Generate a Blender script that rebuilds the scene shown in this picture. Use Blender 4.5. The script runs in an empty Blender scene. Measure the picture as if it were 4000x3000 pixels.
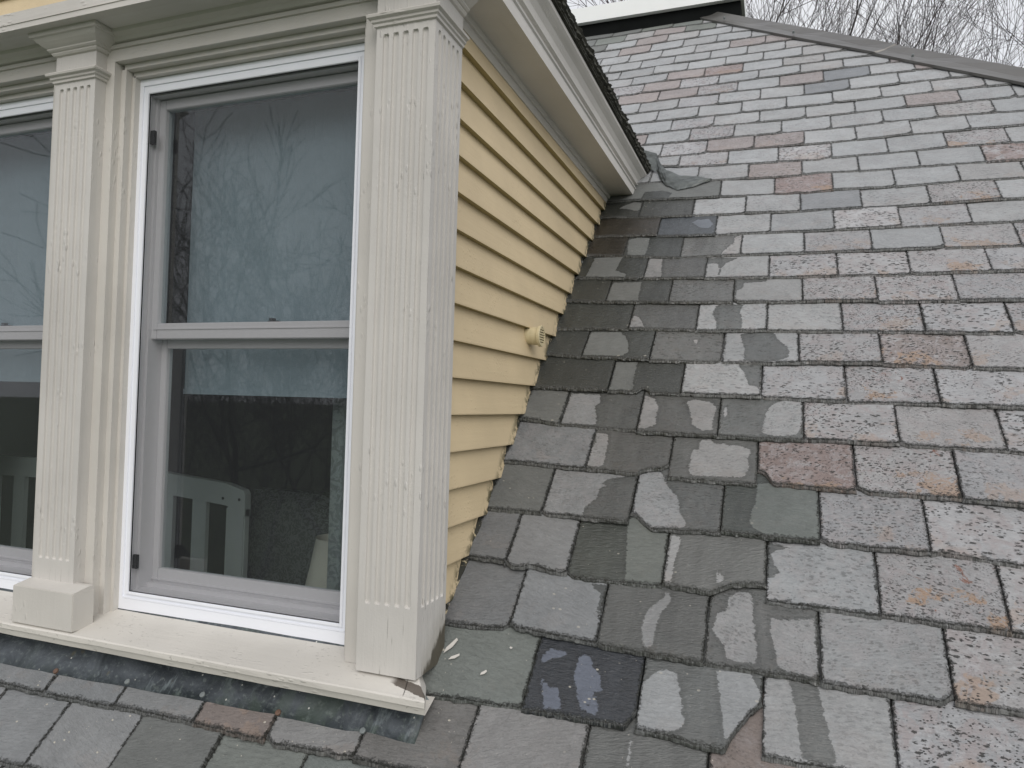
import bpy, bmesh, math, random
from mathutils import Vector, Matrix, noise as mn
R=math.radians
scene=bpy.context.scene
col=scene.collection
# ------------------------------------------------------------------ camera
U=1.6                                   # metres per drawing unit
H=8.5                                   # the drone hovers 8.5 m above the ground
FPX=2826.56
CR=Vector((0.93830585,0.34468665,0.02780747))      # camera right / down / forward in world axes
CD=Vector((0.0166064,0.03540697,-0.99923499))
CF=Vector((-0.34540754,0.93804982,0.02749857))
cam_d=bpy.data.cameras.new('camera'); cam=bpy.data.objects.new('camera',cam_d); col.objects.link(cam)
mw=Matrix((( CR.x,-CD.x,-CF.x,0),(CR.y,-CD.y,-CF.y,0),(CR.z,-CD.z,-CF.z,H),(0,0,0,1)))
cam.matrix_world=mw
cam_d.sensor_width=36; cam_d.lens=36*FPX/4000; cam_d.clip_start=0.05; cam_d.clip_end=2000
scene.camera=cam
# ------------------------------------------------------------------ overcast daylight
SUN_EL,SUN_AZ=R(38),R(152)
w=bpy.data.worlds.new("World"); scene.world=w; w.use_nodes=True
nt=w.node_tree; nt.nodes.clear()
out=nt.nodes.new('ShaderNodeOutputWorld'); bg=nt.nodes.new('ShaderNodeBackground')
sky=nt.nodes.new('ShaderNodeTexSky'); sky.sky_type='NISHITA'; sky.sun_disc=False
sky.sun_elevation=SUN_EL; sky.sun_rotation=SUN_AZ; sky.air_density=1.0; sky.dust_density=6.0
mix=nt.nodes.new('ShaderNodeMixRGB'); mix.inputs[0].default_value=0.86
tc=nt.nodes.new('ShaderNodeTexCoord'); nz=nt.nodes.new('ShaderNodeTexNoise'); nz.inputs['Scale'].default_value=1.6; nz.inputs['Detail'].default_value=4
ramp=nt.nodes.new('ShaderNodeValToRGB'); ramp.color_ramp.elements[0].position=.3; ramp.color_ramp.elements[1].position=.7
CLOUD=9.6
ramp.color_ramp.elements[0].color=(.88,.905,.985,1); ramp.color_ramp.elements[1].color=(.97,.975,1.0,1)
mul=nt.nodes.new('ShaderNodeMixRGB'); mul.blend_type='MULTIPLY'; mul.inputs[0].default_value=1; mul.inputs[2].default_value=(CLOUD,CLOUD,CLOUD,1)
L=nt.links
L.new(tc.outputs['Generated'],nz.inputs['Vector']); L.new(nz.outputs['Fac'],ramp.inputs[0]); L.new(ramp.outputs[0],mul.inputs[1])
L.new(sky.outputs[0],mix.inputs[1]); L.new(mul.outputs[0],mix.inputs[2]); L.new(mix.outputs[0],bg.inputs[0]); L.new(bg.outputs[0],out.inputs[0])
bg.inputs[1].default_value=0.1
sd=bpy.data.lights.new('sun','SUN'); sd.energy=1.5; sd.angle=R(60); sd.color=(1,.97,.93)
sun=bpy.data.objects.new('sun',sd); col.objects.link(sun)
dirv=Vector((math.sin(SUN_AZ)*math.cos(SUN_EL),math.cos(SUN_AZ)*math.cos(SUN_EL),math.sin(SUN_EL)))
sun.rotation_euler=dirv.to_track_quat('Z','Y').to_euler(); sun.location=(0,-10,25)
scene.view_settings.view_transform='Standard'; scene.view_settings.look='None'
scene.view_settings.exposure=0.0; scene.view_settings.gamma=1
scene.render.engine='CYCLES'
try:
    scene.cycles.max_bounces=8; scene.cycles.transparent_max_bounces=16
except Exception: pass
# ------------------------------------------------------------------ helpers
random.seed(7)
def P(x,y,z): return Vector((x*U,y*U,z*U+H))
def fin(name,verts,faces,mats,parent=None,fm=None,smooth=False,attrs=None):
    me=bpy.data.meshes.new(name); me.from_pydata([tuple(v) for v in verts],[],faces); 
    if not isinstance(mats,(list,tuple)): mats=[mats]
    for m in mats: me.materials.append(m)
    if fm: me.polygons.foreach_set('material_index',fm)
    if smooth: me.polygons.foreach_set('use_smooth',[True]*len(me.polygons))
    if attrs:
        for k,(typ,vals) in attrs.items():
            a=me.attributes.new(k,typ,'POINT')
            a.data.foreach_set('value' if typ=='FLOAT' else ('color' if typ=='FLOAT_COLOR' else 'vector'),vals)
    me.update()
    o=bpy.data.objects.new(name,me); col.objects.link(o)
    if parent is not None: o.parent=parent; 
    return o
def tag(o,label=None,cat=None,group=None,kind=None):
    if label: o['label']=label
    if cat: o['category']=cat
    if group: o['group']=group
    if kind: o['kind']=kind
    return o
def empty(name,loc=(0,0,0)):
    o=bpy.data.objects.new(name,None); o.location=loc; o.empty_display_size=.2; col.objects.link(o); return o
class MB:
    "collects geometry for ONE mesh object"
    def __init__(s): s.v=[];s.f=[];s.m=[]
    def add(s,vs,fs,m=0):
        n=len(s.v); s.v+=[Vector(q) for q in vs]; s.f+=[tuple(i+n for i in f) for f in fs]; s.m+=[m]*len(fs)
    def box(s,x0,x1,y0,y1,z0,z1,m=0,bev=.0):
        "box in drawing units"
        if bev<=0:
            vs=[P(x,y,z) for x in(x0,x1) for y in(y0,y1) for z in(z0,z1)]
            s.add(vs,[(0,1,3,2),(4,6,7,5),(0,4,5,1),(2,3,7,6),(0,2,6,4),(1,5,7,3)],m); return s
        bm=bmesh.new(); bmesh.ops.create_cube(bm,size=1)
        for v in bm.verts: v.co=P((x0+x1)/2+v.co.x*(x1-x0),(y0+y1)/2+v.co.y*(y1-y0),(z0+z1)/2+v.co.z*(z1-z0))
        bmesh.ops.bevel(bm,geom=list(bm.edges),offset=bev*U,segments=2,affect='EDGES')
        bm.verts.ensure_lookup_table()
        s.add([v.co.copy() for v in bm.verts],[[v.index for v in f.verts] for f in bm.faces],m); bm.free(); return s
    def extrude(s,prof,a,b,axis,m=0,caps=True,bevlist=None):
        "prof: list of (p,q) closed; axis 'x': prof=(y,z) from x=a..b ; axis 'y': prof=(x,z); a,b may be functions of (p,q)"
        n=len(prof); vs=[]
        for t in (a,b):
            for p,q in prof:
                tt=t(p,q) if callable(t) else t
                vs.append(P(tt,p,q) if axis=='x' else P(p,tt,q))
        fs=[(i,(i+1)%n,n+(i+1)%n,n+i) for i in range(n)]
        if caps: fs+=[tuple(range(n)),tuple(range(2*n-1,n-1,-1))]
        s.add(vs,fs,m); return s
    def tube(s,p0,p1,r0,r1,n=12,m=0,cap=True):
        p0=Vector(p0);p1=Vector(p1);d=(p1-p0).normalized(); a=d.orthogonal().normalized(); b=d.cross(a)
        vs=[]
        for p,r in((p0,r0),(p1,r1)):
            for i in range(n):
                t=2*math.pi*i/n; vs.append(p+a*math.cos(t)*r+b*math.sin(t)*r)
        fs=[(i,(i+1)%n,n+(i+1)%n,n+i) for i in range(n)]
        if cap: fs+=[tuple(range(n-1,-1,-1)),tuple(range(n,2*n))]
        s.add(vs,fs,m); return s
    def ringmould(s,prof,x0,x1,y0,yb,m=0):
        "moulding round three sides of a pilaster: prof=(outset,z) bottom to top; front at y0, returns back to yb"
        n=len(prof); vs=[]
        for (o,z) in prof: vs+= [P(x0-o,yb,z),P(x0-o,y0-o,z),P(x1+o,y0-o,z),P(x1+o,yb,z)]
        fs=[]
        for i in range(n-1):
            for j in range(3): fs.append((4*i+j,4*i+j+1,4*i+4+j+1,4*i+4+j))
        fs.append((3,2,1,0)); k=4*(n-1); fs.append((k,k+1,k+2,k+3))
        for j,(a,b) in enumerate(((0,0),(3,3))):
            pass
        fs.append(tuple(4*i for i in range(n))+()) if n>2 else None
        s.add(vs,fs,m); return s
    def build(s,name,mats,parent=None,smooth=False):
        bm=bmesh.new(); me=bpy.data.meshes.new(name)
        me.from_pydata([tuple(v) for v in s.v],[],s.f)
        if not isinstance(mats,(list,tuple)): mats=[mats]
        for mm in mats: me.materials.append(mm)
        me.polygons.foreach_set('material_index',s.m)
        bm.from_mesh(me); bmesh.ops.recalc_face_normals(bm,faces=bm.faces); bm.to_mesh(me); bm.free()
        if smooth: me.polygons.foreach_set('use_smooth',[True]*len(me.polygons))
        o=bpy.data.objects.new(name,me); col.objects.link(o)
        if parent is not None: o.parent=parent
        return o
# ------------------------------------------------------------------ node helper
class N:
    def __init__(s,name):
        s.mat=bpy.data.materials.new(name); s.mat.use_nodes=True; s.t=s.mat.node_tree; s.t.nodes.clear()
        s.out=s.t.nodes.new('ShaderNodeOutputMaterial')
    def node(s,typ,ins={},**kw):
        n=s.t.nodes.new(typ)
        for k,v in kw.items(): setattr(n,k,v)
        for k,v in ins.items(): s.set(n,k,v)
        return n
    def set(s,n,k,v):
        i=n.inputs[k]
        if hasattr(v,'is_output') or isinstance(v,bpy.types.NodeSocket): s.t.links.new(v,i)
        elif hasattr(v,'outputs'): s.t.links.new(v.outputs[0],i)
        else:
            if isinstance(v,(tuple,list)) and len(v)==3 and i.type=='RGBA': v=(*v,1)
            i.default_value=v
    def pos(s): return s.node('ShaderNodeNewGeometry').outputs['Position']
    def attr(s,name,o='Fac'): return s.node('ShaderNodeAttribute',attribute_name=name).outputs[o]
    def map(s,v,scale=(1,1,1),rot=(0,0,0),loc=(0,0,0)): return s.node('ShaderNodeMapping',{'Vector':v,'Scale':scale,'Rotation':rot,'Location':loc}).outputs[0]
    def noise(s,v,scale,detail=4,rough=.55,dist=0): return s.node('ShaderNodeTexNoise',{'Vector':v,'Scale':scale,'Detail':detail,'Roughness':rough,'Distortion':dist}).outputs['Fac']
    def vor(s,v,scale,o='Distance',rnd=1): return s.node('ShaderNodeTexVoronoi',{'Vector':v,'Scale':scale,'Randomness':rnd}).outputs[o]
    def math(s,op,a,b=0.0,c=0.0,clamp=False): 
        n=s.node('ShaderNodeMath',operation=op,use_clamp=clamp); s.set(n,0,a); s.set(n,1,b); s.set(n,2,c); return n.outputs[0]
    def step(s,v,a,b,lo=0.0,hi=1.0):
        return s.node('ShaderNodeMapRange',{'Value':v,'From Min':a,'From Max':b,'To Min':lo,'To Max':hi},clamp=True,interpolation_type='SMOOTHSTEP').outputs[0]
    def mixc(s,f,a,b,blend='MIX'):
        n=s.node('ShaderNodeMixRGB',blend_type=blend); s.set(n,0,f); s.set(n,1,a); s.set(n,2,b); return n.outputs[0]
    def sep(s,v): return s.node('ShaderNodeSeparateXYZ',{'Vector':v}).outputs
    def bump(s,h,strength=.5,dist=.01,nrm=None):
        n=s.node('ShaderNodeBump',{'Height':h,'Strength':strength,'Distance':dist})
        if nrm is not None: s.set(n,'Normal',nrm)
        return n.outputs[0]
    def bsdf(s,color,rough=.6,normal=None,spec=.5,metal=0,**kw):
        n=s.node('ShaderNodeBsdfPrincipled',{'Base Color':color,'Roughness':rough,'Specular IOR Level':spec,'Metallic':metal})
        if normal is not None: s.set(n,'Normal',normal)
        for k,v in kw.items(): s.set(n,k,v)
        s.t.links.new(n.outputs[0],s.out.inputs[0]); return s.mat
# ------------------------------------------------------------------ materials
def paint(name,colr,dirt=.25,peel=1.0,rough=.5,mask=None,grain='z'):
    n=N(name); p=n.pos(); x,y,z=n.sep(p)
    sc={'z':(1,1,.06),'x':(.06,1,1),'y':(1,.06,1)}[grain]
    g=n.noise(n.map(p,sc),55,5); big=n.noise(p,2.2,4); fine=n.noise(p,160,3)
    c=n.mixc(n.step(big,.35,.7),colr,tuple(q*.87 for q in colr))
    c=n.mixc(n.math('MULTIPLY',n.step(g,.6,.8),dirt),c,tuple(q*.6 for q in colr))
    crk=n.noise(n.map(p,sc),90,6,.7,.5)
    ck=n.math('MULTIPLY',n.step(crk,.69,.74),n.step(n.noise(p,3.2,3),.5,.64))
    c=n.mixc(n.math('MULTIPLY',ck,.55*peel),c,(.16,.14,.11))
    sp=n.step(n.vor(p,34),.055,.02); c=n.mixc(n.math('MULTIPLY',sp,.25),c,(.12,.11,.09))
    bl=n.vor(n.map(p,(1,1,.35) if grain=='z' else (.35,1,1)),75); blm=n.math('MULTIPLY',n.step(bl,.32,.12),n.step(n.noise(p,5,3),.5,.62))
    h=n.math('ADD',n.math('MULTIPLY',g,.5),n.math('MULTIPLY',blm,.5*peel)); h=n.math('ADD',h,n.math('MULTIPLY',fine,.18)); h=n.math('SUBTRACT',h,n.math('MULTIPLY',ck,.8))
    if mask: c=mask(n,p,x,y,z,c)
    return n.bsdf(c,rough,n.bump(h,.75,.0034),spec=.35)
CREAM=(.585,.562,.522)
M={}
M['trim']=paint('cream_trim_paint',CREAM)
def pil_mask(n,p,x,y,z,c):
    # vertical weather cracks near the foot and a rotten dark zone where the side meets the slates
    zz=n.math('SUBTRACT',z,H); foot=n.step(zz,-.50,-.62)
    ck=n.noise(n.map(p,(1,1,.035)),120,4,.7); m=n.math('MULTIPLY',n.step(ck,.60,.66),foot)
    c=n.mixc(n.math('MULTIPLY',m,.75),c,(.07,.06,.05))
    # distance above the roof line on the cheek side
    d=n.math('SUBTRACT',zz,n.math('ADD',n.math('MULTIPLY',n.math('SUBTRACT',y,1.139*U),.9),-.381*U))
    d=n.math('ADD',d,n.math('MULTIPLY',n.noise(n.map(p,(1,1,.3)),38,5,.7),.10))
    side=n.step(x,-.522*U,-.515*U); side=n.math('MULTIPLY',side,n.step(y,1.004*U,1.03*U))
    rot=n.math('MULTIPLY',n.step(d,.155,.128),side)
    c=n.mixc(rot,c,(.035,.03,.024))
    warm=n.math('MULTIPLY',n.step(d,.24,.14),side); return n.mixc(n.math('MULTIPLY',warm,.35),c,(.22,.2,.15))
M['pilaster']=paint('weathered_pilaster_paint',(.575,.556,.525),peel=1.3,mask=pil_mask)
def sill_mask(n,p,x,y,z,c):
    d=n.noise(n.map(p,(1,1.8,1)),60,6,.7); band=n.step(y,1.00*U,.965*U)
    c=n.mixc(n.math('MULTIPLY',n.math('MULTIPLY',n.step(d,.58,.66),n.step(n.noise(p,7,2),.42,.6)),.5),c,(.16,.15,.13))
    # bare grey wood where the paint has come off the right end
    a=n.math('ADD',n.math('MULTIPLY',n.math('ADD',x,.60*U),1.0),n.math('MULTIPLY',n.math('SUBTRACT',y,.997*U),3.4))
    u1=n.math('ADD',a,n.math('MULTIPLY',n.math('SUBTRACT',n.noise(p,30,5,.7),.5),.05))
    b=n.math('ADD',n.math('MULTIPLY',n.math('ADD',x,.5*U),.32),n.math('MULTIPLY',n.math('SUBTRACT',y,.985*U),1.0))
    b=n.math('ADD',b,n.math('MULTIPLY',n.math('SUBTRACT',n.noise(p,40,4,.7),.5),.018))
    m=n.math('MULTIPLY',n.step(n.math('ABSOLUTE',b),.017,.0145),n.step(x,-.555*U,-.54*U)); m=n.math('MULTIPLY',m,n.step(z,H-.455*U,H-.447*U))
    wood=n.mixc(n.noise(n.map(p,(.1,1,1)),80,4),(.10,.085,.07),(.16,.14,.12))
    return n.mixc(m,c,wood)
M['sill']=paint('sill_paint',(.63,.605,.555),dirt=.45,grain='x',mask=sill_mask)
M['frieze']=paint('cream_frieze_paint',CREAM,grain='x')
M['eave']=paint('cream_eave_paint',(.62,.60,.565),grain='y',peel=.5)
def sid_mask(n,p,x,y,z,c):
    zz=n.math('SUBTRACT',z,H)
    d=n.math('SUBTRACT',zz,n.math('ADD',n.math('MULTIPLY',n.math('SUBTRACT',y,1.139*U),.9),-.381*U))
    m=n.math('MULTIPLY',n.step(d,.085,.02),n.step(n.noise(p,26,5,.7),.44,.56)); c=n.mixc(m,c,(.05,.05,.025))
    # underside of every lip is a darker mustard
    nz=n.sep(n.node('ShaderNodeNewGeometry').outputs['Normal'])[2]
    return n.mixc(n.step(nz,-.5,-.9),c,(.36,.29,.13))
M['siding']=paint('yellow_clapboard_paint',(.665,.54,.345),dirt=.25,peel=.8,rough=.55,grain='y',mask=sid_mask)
M['vinyl']=N('white_aluminium').bsdf((.84,.86,.91),.35,spec=.5)
def simple(name,c,rough=.6,nscale=30,var=.25,bump=.3,spec=.5,metal=0,dist=.004):
    n=N(name); p=n.pos(); f=n.noise(p,nscale,5)
    cc=n.mixc(f,tuple(q*(1-var) for q in c),tuple(min(1,q*(1+var)) for q in c))
    return n.bsdf(cc,rough,n.bump(f,bump,dist),spec=spec,metal=metal)
M['sash']=simple('grey_white_sash',(.55,.55,.57),.4,60,.05,.05)
M['black']=simple('black_plastic',(.012,.012,.014),.4)
# insect screen: fine wire cloth, mostly open
n=N('insect_screen'); tr=n.node('ShaderNodeBsdfTransparent',{'Color':(1,1,1)}); df=n.node('ShaderNodeBsdfDiffuse',{'Color':(.075,.08,.085)})
mx=n.node('ShaderNodeMixShader',{0:.24}); n.t.links.new(tr.outputs[0],mx.inputs[1]); n.t.links.new(df.outputs[0],mx.inputs[2]); n.t.links.new(mx.outputs[0],n.out.inputs[0]); M['screen']=n.mat
n=N('window_glass'); tr=n.node('ShaderNodeBsdfTransparent',{'Color':(.95,.98,.98)}); gl=n.node('ShaderNodeBsdfGlossy',{'Color':(1,1,1),'Roughness':.02}); lw=n.node('ShaderNodeLayerWeight',{'Blend':.5}); fr=n.node('ShaderNodeMath',{0:n.math('POWER',lw.outputs['Facing'],4.0),1:.8,2:.048},operation='MULTIPLY_ADD')
mx=n.node('ShaderNodeMixShader'); n.t.links.new(fr.outputs[0],mx.inputs[0]); n.t.links.new(tr.outputs[0],mx.inputs[1]); n.t.links.new(gl.outputs[0],mx.inputs[2]); n.t.links.new(mx.outputs[0],n.out.inputs[0]); M['glass']=n.mat
n=N('roller_shade_fabric'); p=n.pos(); f=n.noise(n.map(p,(1,1,.1)),300,2); M['shade']=n.bsdf(n.mixc(f,(.245,.30,.345),(.295,.355,.40)),.9)
M['crib']=simple('white_crib_paint',(.52,.56,.54),.5,20,.05,.05)
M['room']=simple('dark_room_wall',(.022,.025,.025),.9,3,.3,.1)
n=N('patterned_fabric'); p=n.pos(); v=n.noise(p,38,3,.6,2.5); M['pattern']=n.bsdf(n.mixc(n.step(v,.47,.53),(.05,.055,.055),(.14,.15,.15)),.9)
n=N('curtain_fabric'); p=n.pos(); v=n.noise(p,22,3,.6,2.5); M['curtain']=n.bsdf(n.mixc(n.step(v,.45,.55),(.18,.2,.2),(.27,.30,.30)),.9)
M['lamp']=simple('cream_lampshade',(.62,.60,.52),.8,40,.05,.05)
# aged lead-coated copper flashing
n=N('patinated_flashing'); p=n.pos(); b=n.noise(p,5.5,6,.66,.9); s1=n.noise(n.map(p,(2.0,.6,.6)),12,5,.65,.5); f=n.noise(p,70,4,.7)
c=n.mixc(n.step(b,.34,.66),(.022,.028,.034),(.085,.098,.112)); c=n.mixc(n.math('MULTIPLY',n.step(s1,.55,.68),.75),c,(.17,.20,.21)); c=n.mixc(n.math('MULTIPLY',n.step(f,.52,.7),.45),c,(.20,.23,.22))
x,y,z=n.sep(p); gr=n.step(n.noise(n.map(p,(1.2,.5,.5)),9,5,.6,.5),.50,.62); gr2=n.math('MULTIPLY',gr,n.step(x,-1.4*U,-.50*U,.2,1)); c=n.mixc(n.math('MULTIPLY',gr2,.42),c,(.085,.115,.085))
rst=n.step(n.noise(n.map(p,(1,1,1),loc=(4,4,4)),8,4),.66,.72); c=n.mixc(n.math('MULTIPLY',rst,.5),c,(.14,.12,.06))
spt=n.step(n.math('ADD',n.vor(p,24),n.math('MULTIPLY',n.math('SUBTRACT',f,.5),.06)),.075,.045); c=n.mixc(n.math('MULTIPLY',spt,.85),c,(.58,.58,.54))
M['flash']=n.bsdf(c,n.step(b,.3,.8,.42,.62),n.bump(n.math('ADD',b,n.math('MULTIPLY',f,.14)),.7,.012),spec=.5,metal=.1)
M['hipcap']=simple('grey_metal_cap',(.17,.165,.155),.38,3,.25,.25,spec=.5,metal=.55,dist=.01)
M['dripedge']=simple('white_drip_edge',(.84,.86,.85),.45,4,.08,.1)
M['blackfascia']=simple('black_fascia',(.008,.009,.009),.9,8,.4,.3,spec=.08)
M['nail']=simple('rusty_nail',(.13,.075,.05),.6,90,.4,.2)
M['nailg']=simple('grey_nail',(.17,.19,.19),.5,90,.2,.2)
M['mossedge']=simple('mossy_slate_edge',(.045,.045,.035),.9,45,.7,1.0,dist=.012)
M['bark']=simple('grey_bark',(.062,.052,.05),.9,14,.35,.6,dist=.02)
M['vent']=simple('cream_vent_plastic',(.60,.52,.33),.45,60,.05,.05)
M['sealant']=None
n=N('old_sealant'); p=n.pos(); f=n.noise(p,34,5,.7); c=n.mixc(n.step(f,.54,.60),(.025,.025,.018),(.40,.34,.22)); c=n.mixc(n.step(n.noise(p,24,4),.60,.64),c,(.16,.17,.17)); M['sealant']=n.bsdf(c,.8,n.bump(f,.8,.01))
M['lead']=simple('bent_lead_flashing',(.095,.105,.10),.4,22,.9,.5,spec=.6,metal=.3,dist=.01)
M['grass']=simple('lawn',(.06,.085,.035),.95,6,.4,.6,dist=.03)
# slate
def slate_mat():
    n=N('roof_slate'); q=n.attr('q','Vector'); q2=n.map(q,(1,2.6,1))
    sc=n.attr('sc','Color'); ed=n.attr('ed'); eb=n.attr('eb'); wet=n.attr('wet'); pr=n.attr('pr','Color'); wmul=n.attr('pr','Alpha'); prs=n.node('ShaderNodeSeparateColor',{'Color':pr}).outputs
    big=n.noise(q,7,4,.6,.4); mid=n.noise(q2,34,5,.62,.5); fine=n.noise(q2,150,4,.65)
    v=n.math('ADD',n.math('MULTIPLY',big,.55),n.math('MULTIPLY',mid,.5)); v=n.math('ADD',v,n.math('MULTIPLY',fine,.36)); v=n.math('ADD',v,.31)
    c=n.mixc(1,sc,n.node('ShaderNodeCombineColor',{'Red':v,'Green':v,'Blue':v}).outputs[0],'MULTIPLY')
    # lilac-pink and chalky mottling on the weathered slates
    lp=n.math('MULTIPLY',n.step(n.noise(n.map(q,(1,1,1),loc=(2,7,0)),16,6,.72,.8),.44,.60),n.math('MULTIPLY',prs[0],.75,0,True)); c=n.mixc(lp,c,(.315,.285,.285))
    ch=n.math('MULTIPLY',n.step(n.noise(n.map(q,(1,1,1),loc=(6,1,0)),20,6,.75,.6),.50,.62),n.math('MULTIPLY',prs[0],.55,0,True)); c=n.mixc(ch,c,(.40,.405,.415))
    # rusty / ochre bloom, heaviest towards the tail of the slate
    tail=n.step(eb,.16,.02,.55,1.15); of=n.math('MULTIPLY',n.math('MULTIPLY',n.noise(q,24,6,.74,1.2),tail),n.step(n.noise(q,5.5,3,.6),.38,.62))
    om=n.math('MULTIPLY',n.step(of,.40,.54),prs[1]); c=n.mixc(n.math('MULTIPLY',om,.8),c,n.mixc(fine,(.31,.20,.15),(.36,.28,.20)))
    rm=n.math('MULTIPLY',n.step(n.noise(n.map(q,(1,1,1),loc=(3,1,0)),10,5,.7,.9),.64,.69),n.step(prs[1],.75,1.0)); c=n.mixc(n.math('MULTIPLY',rm,.8),c,(.20,.075,.04))
    # dark lichen flecks, drawn out along the cleavage, in several sizes
    fz=n.noise(q2,110,4,.7); v1=n.vor(n.map(q,(1,1.9,1)),40,'Distance'); v2=n.vor(n.map(q,(1,1.5,1),loc=(1,3,0)),85,'Distance'); j1=n.math('MULTIPLY',n.math('SUBTRACT',fz,.5),1.0)
    s1=n.math('MULTIPLY',n.step(n.math('ADD',v1,j1),.33,.22),n.step(n.noise(q,9,3,.6),.42,.54)); s2=n.math('MULTIPLY',n.step(n.math('ADD',v2,n.math('MULTIPLY',j1,.8)),.31,.22),n.step(n.noise(n.map(q,(1,1,1),loc=(8,3,0)),14,3,.6),.42,.6))
    bl=n.math('MULTIPLY',n.step(n.noise(n.map(q,(1,1.8,1),loc=(1,9,0)),15,6,.8,.6),.655,.69),prs[0])
    sm=n.math('MULTIPLY',n.math('MAXIMUM',s1,s2),n.math('MULTIPLY',prs[0],1.15),0,True); sm=n.math('MAXIMUM',sm,bl,0,True); c=n.mixc(n.math('MULTIPLY',sm,.9,0,True),c,(.028,.028,.025))
    pv=n.vor(n.map(q,(1,1.5,1)),15,'Distance',1); pv2=n.vor(n.map(q,(1,1,1),loc=(5,2,0)),40,'Distance')
    pm=n.math('MAXIMUM',n.step(pv,.09,.07),n.step(pv2,.075,.05)); pm=n.math('MULTIPLY',pm,n.step(n.noise(q,6,2),.42,.52)); pm=n.math('MULTIPLY',pm,prs[2])
    # wetness with a crisp irregular border
    wb=n.math('ADD',wet,n.math('MULTIPLY',n.math('SUBTRACT',n.noise(n.map(q,(1,1.6,1)),48,5,.75),.5),.026)); wm=n.step(wb,-.0010,.0010)
    wc=n.mixc(1,(.98,1.0,.955),n.node('ShaderNodeCombineColor',{'Red':wmul,'Green':wmul,'Blue':wmul}).outputs[0],'MULTIPLY')
    wst=n.noise(n.map(n.pos(),(1,.16,.16)),24,4,.6,.3); rim=n.step(n.math('ABSOLUTE',n.math('SUBTRACT',wb,.006)),.006,.002,1.0,.86); wv=n.math('MULTIPLY',n.math('MULTIPLY_ADD',wst,.7,.66),rim)
    wc=n.mixc(1,wc,n.node('ShaderNodeCombineColor',{'Red':wv,'Green':wv,'Blue':wv}).outputs[0],'MULTIPLY')
    c=n.mixc(wm,c,n.mixc(1,c,wc,'MULTIPLY')); c=n.mixc(pm,c,(.50,.47,.40))
    # flaked tail: ragged dark and pale laminae along the bottom edge
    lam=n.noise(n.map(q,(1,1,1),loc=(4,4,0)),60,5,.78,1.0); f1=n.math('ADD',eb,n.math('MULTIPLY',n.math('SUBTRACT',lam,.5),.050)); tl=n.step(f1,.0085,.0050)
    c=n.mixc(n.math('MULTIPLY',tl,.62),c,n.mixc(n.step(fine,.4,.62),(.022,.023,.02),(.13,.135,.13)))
    e2=n.math('ADD',ed,n.math('MULTIPLY',n.math('SUBTRACT',n.noise(n.map(q,(1,1,1)),85,5,.78,.8),.5),.036)); em=n.math('MULTIPLY',n.step(n.math('SUBTRACT',e2,n.math('MULTIPLY',n.noise(q,12,3,.6),.006)),.0014,-.0034),1.0); c=n.mixc(n.math('MULTIPLY',em,.93),c,(.016,.017,.013))  # near-black edge band: dirt plus the thickness shadow painted into the colour
    lichen=n.math('MULTIPLY',n.step(n.noise(n.map(q,(1,1,1),loc=(9,4,0)),26,5,.75),.66,.69),n.step(ed,.035,.012)); lichen=n.math('MULTIPLY',lichen,n.math('MAXIMUM',prs[1],prs[0]),0,True); c=n.mixc(n.math('MULTIPLY',lichen,.65),c,(.27,.31,.21))
    h=n.math('ADD',n.math('MULTIPLY',mid,.9),n.math('MULTIPLY',fine,.30)); h=n.math('SUBTRACT',h,n.math('MULTIPLY',tl,1.1)); h=n.math('SUBTRACT',h,n.math('MULTIPLY',em,.6)); h=n.math('SUBTRACT',h,n.math('MULTIPLY',sm,.3))
    rip=n.noise(n.map(q,(1,5,1)),26,5,.6,.7); h=n.math('ADD',h,n.math('MULTIPLY',rip,.8))
    rough=n.math('MULTIPLY_ADD',n.math('MULTIPLY',wm,n.step(wst,.35,.62,1.08,.88)),-.52,.70); rough=n.math('ADD',rough,n.math('MULTIPLY',n.math('SUBTRACT',mid,.5),.25),clamp=True)
    b=n.node('ShaderNodeBump',{'Height':h,'Strength':n.math('MULTIPLY_ADD',wm,-.35,.95),'Distance':.0060})
    return n.bsdf(c,rough,b.outputs[0],spec=n.math('MULTIPLY_ADD',wm,.10,.5))
M['slate']=slate_mat()
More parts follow.
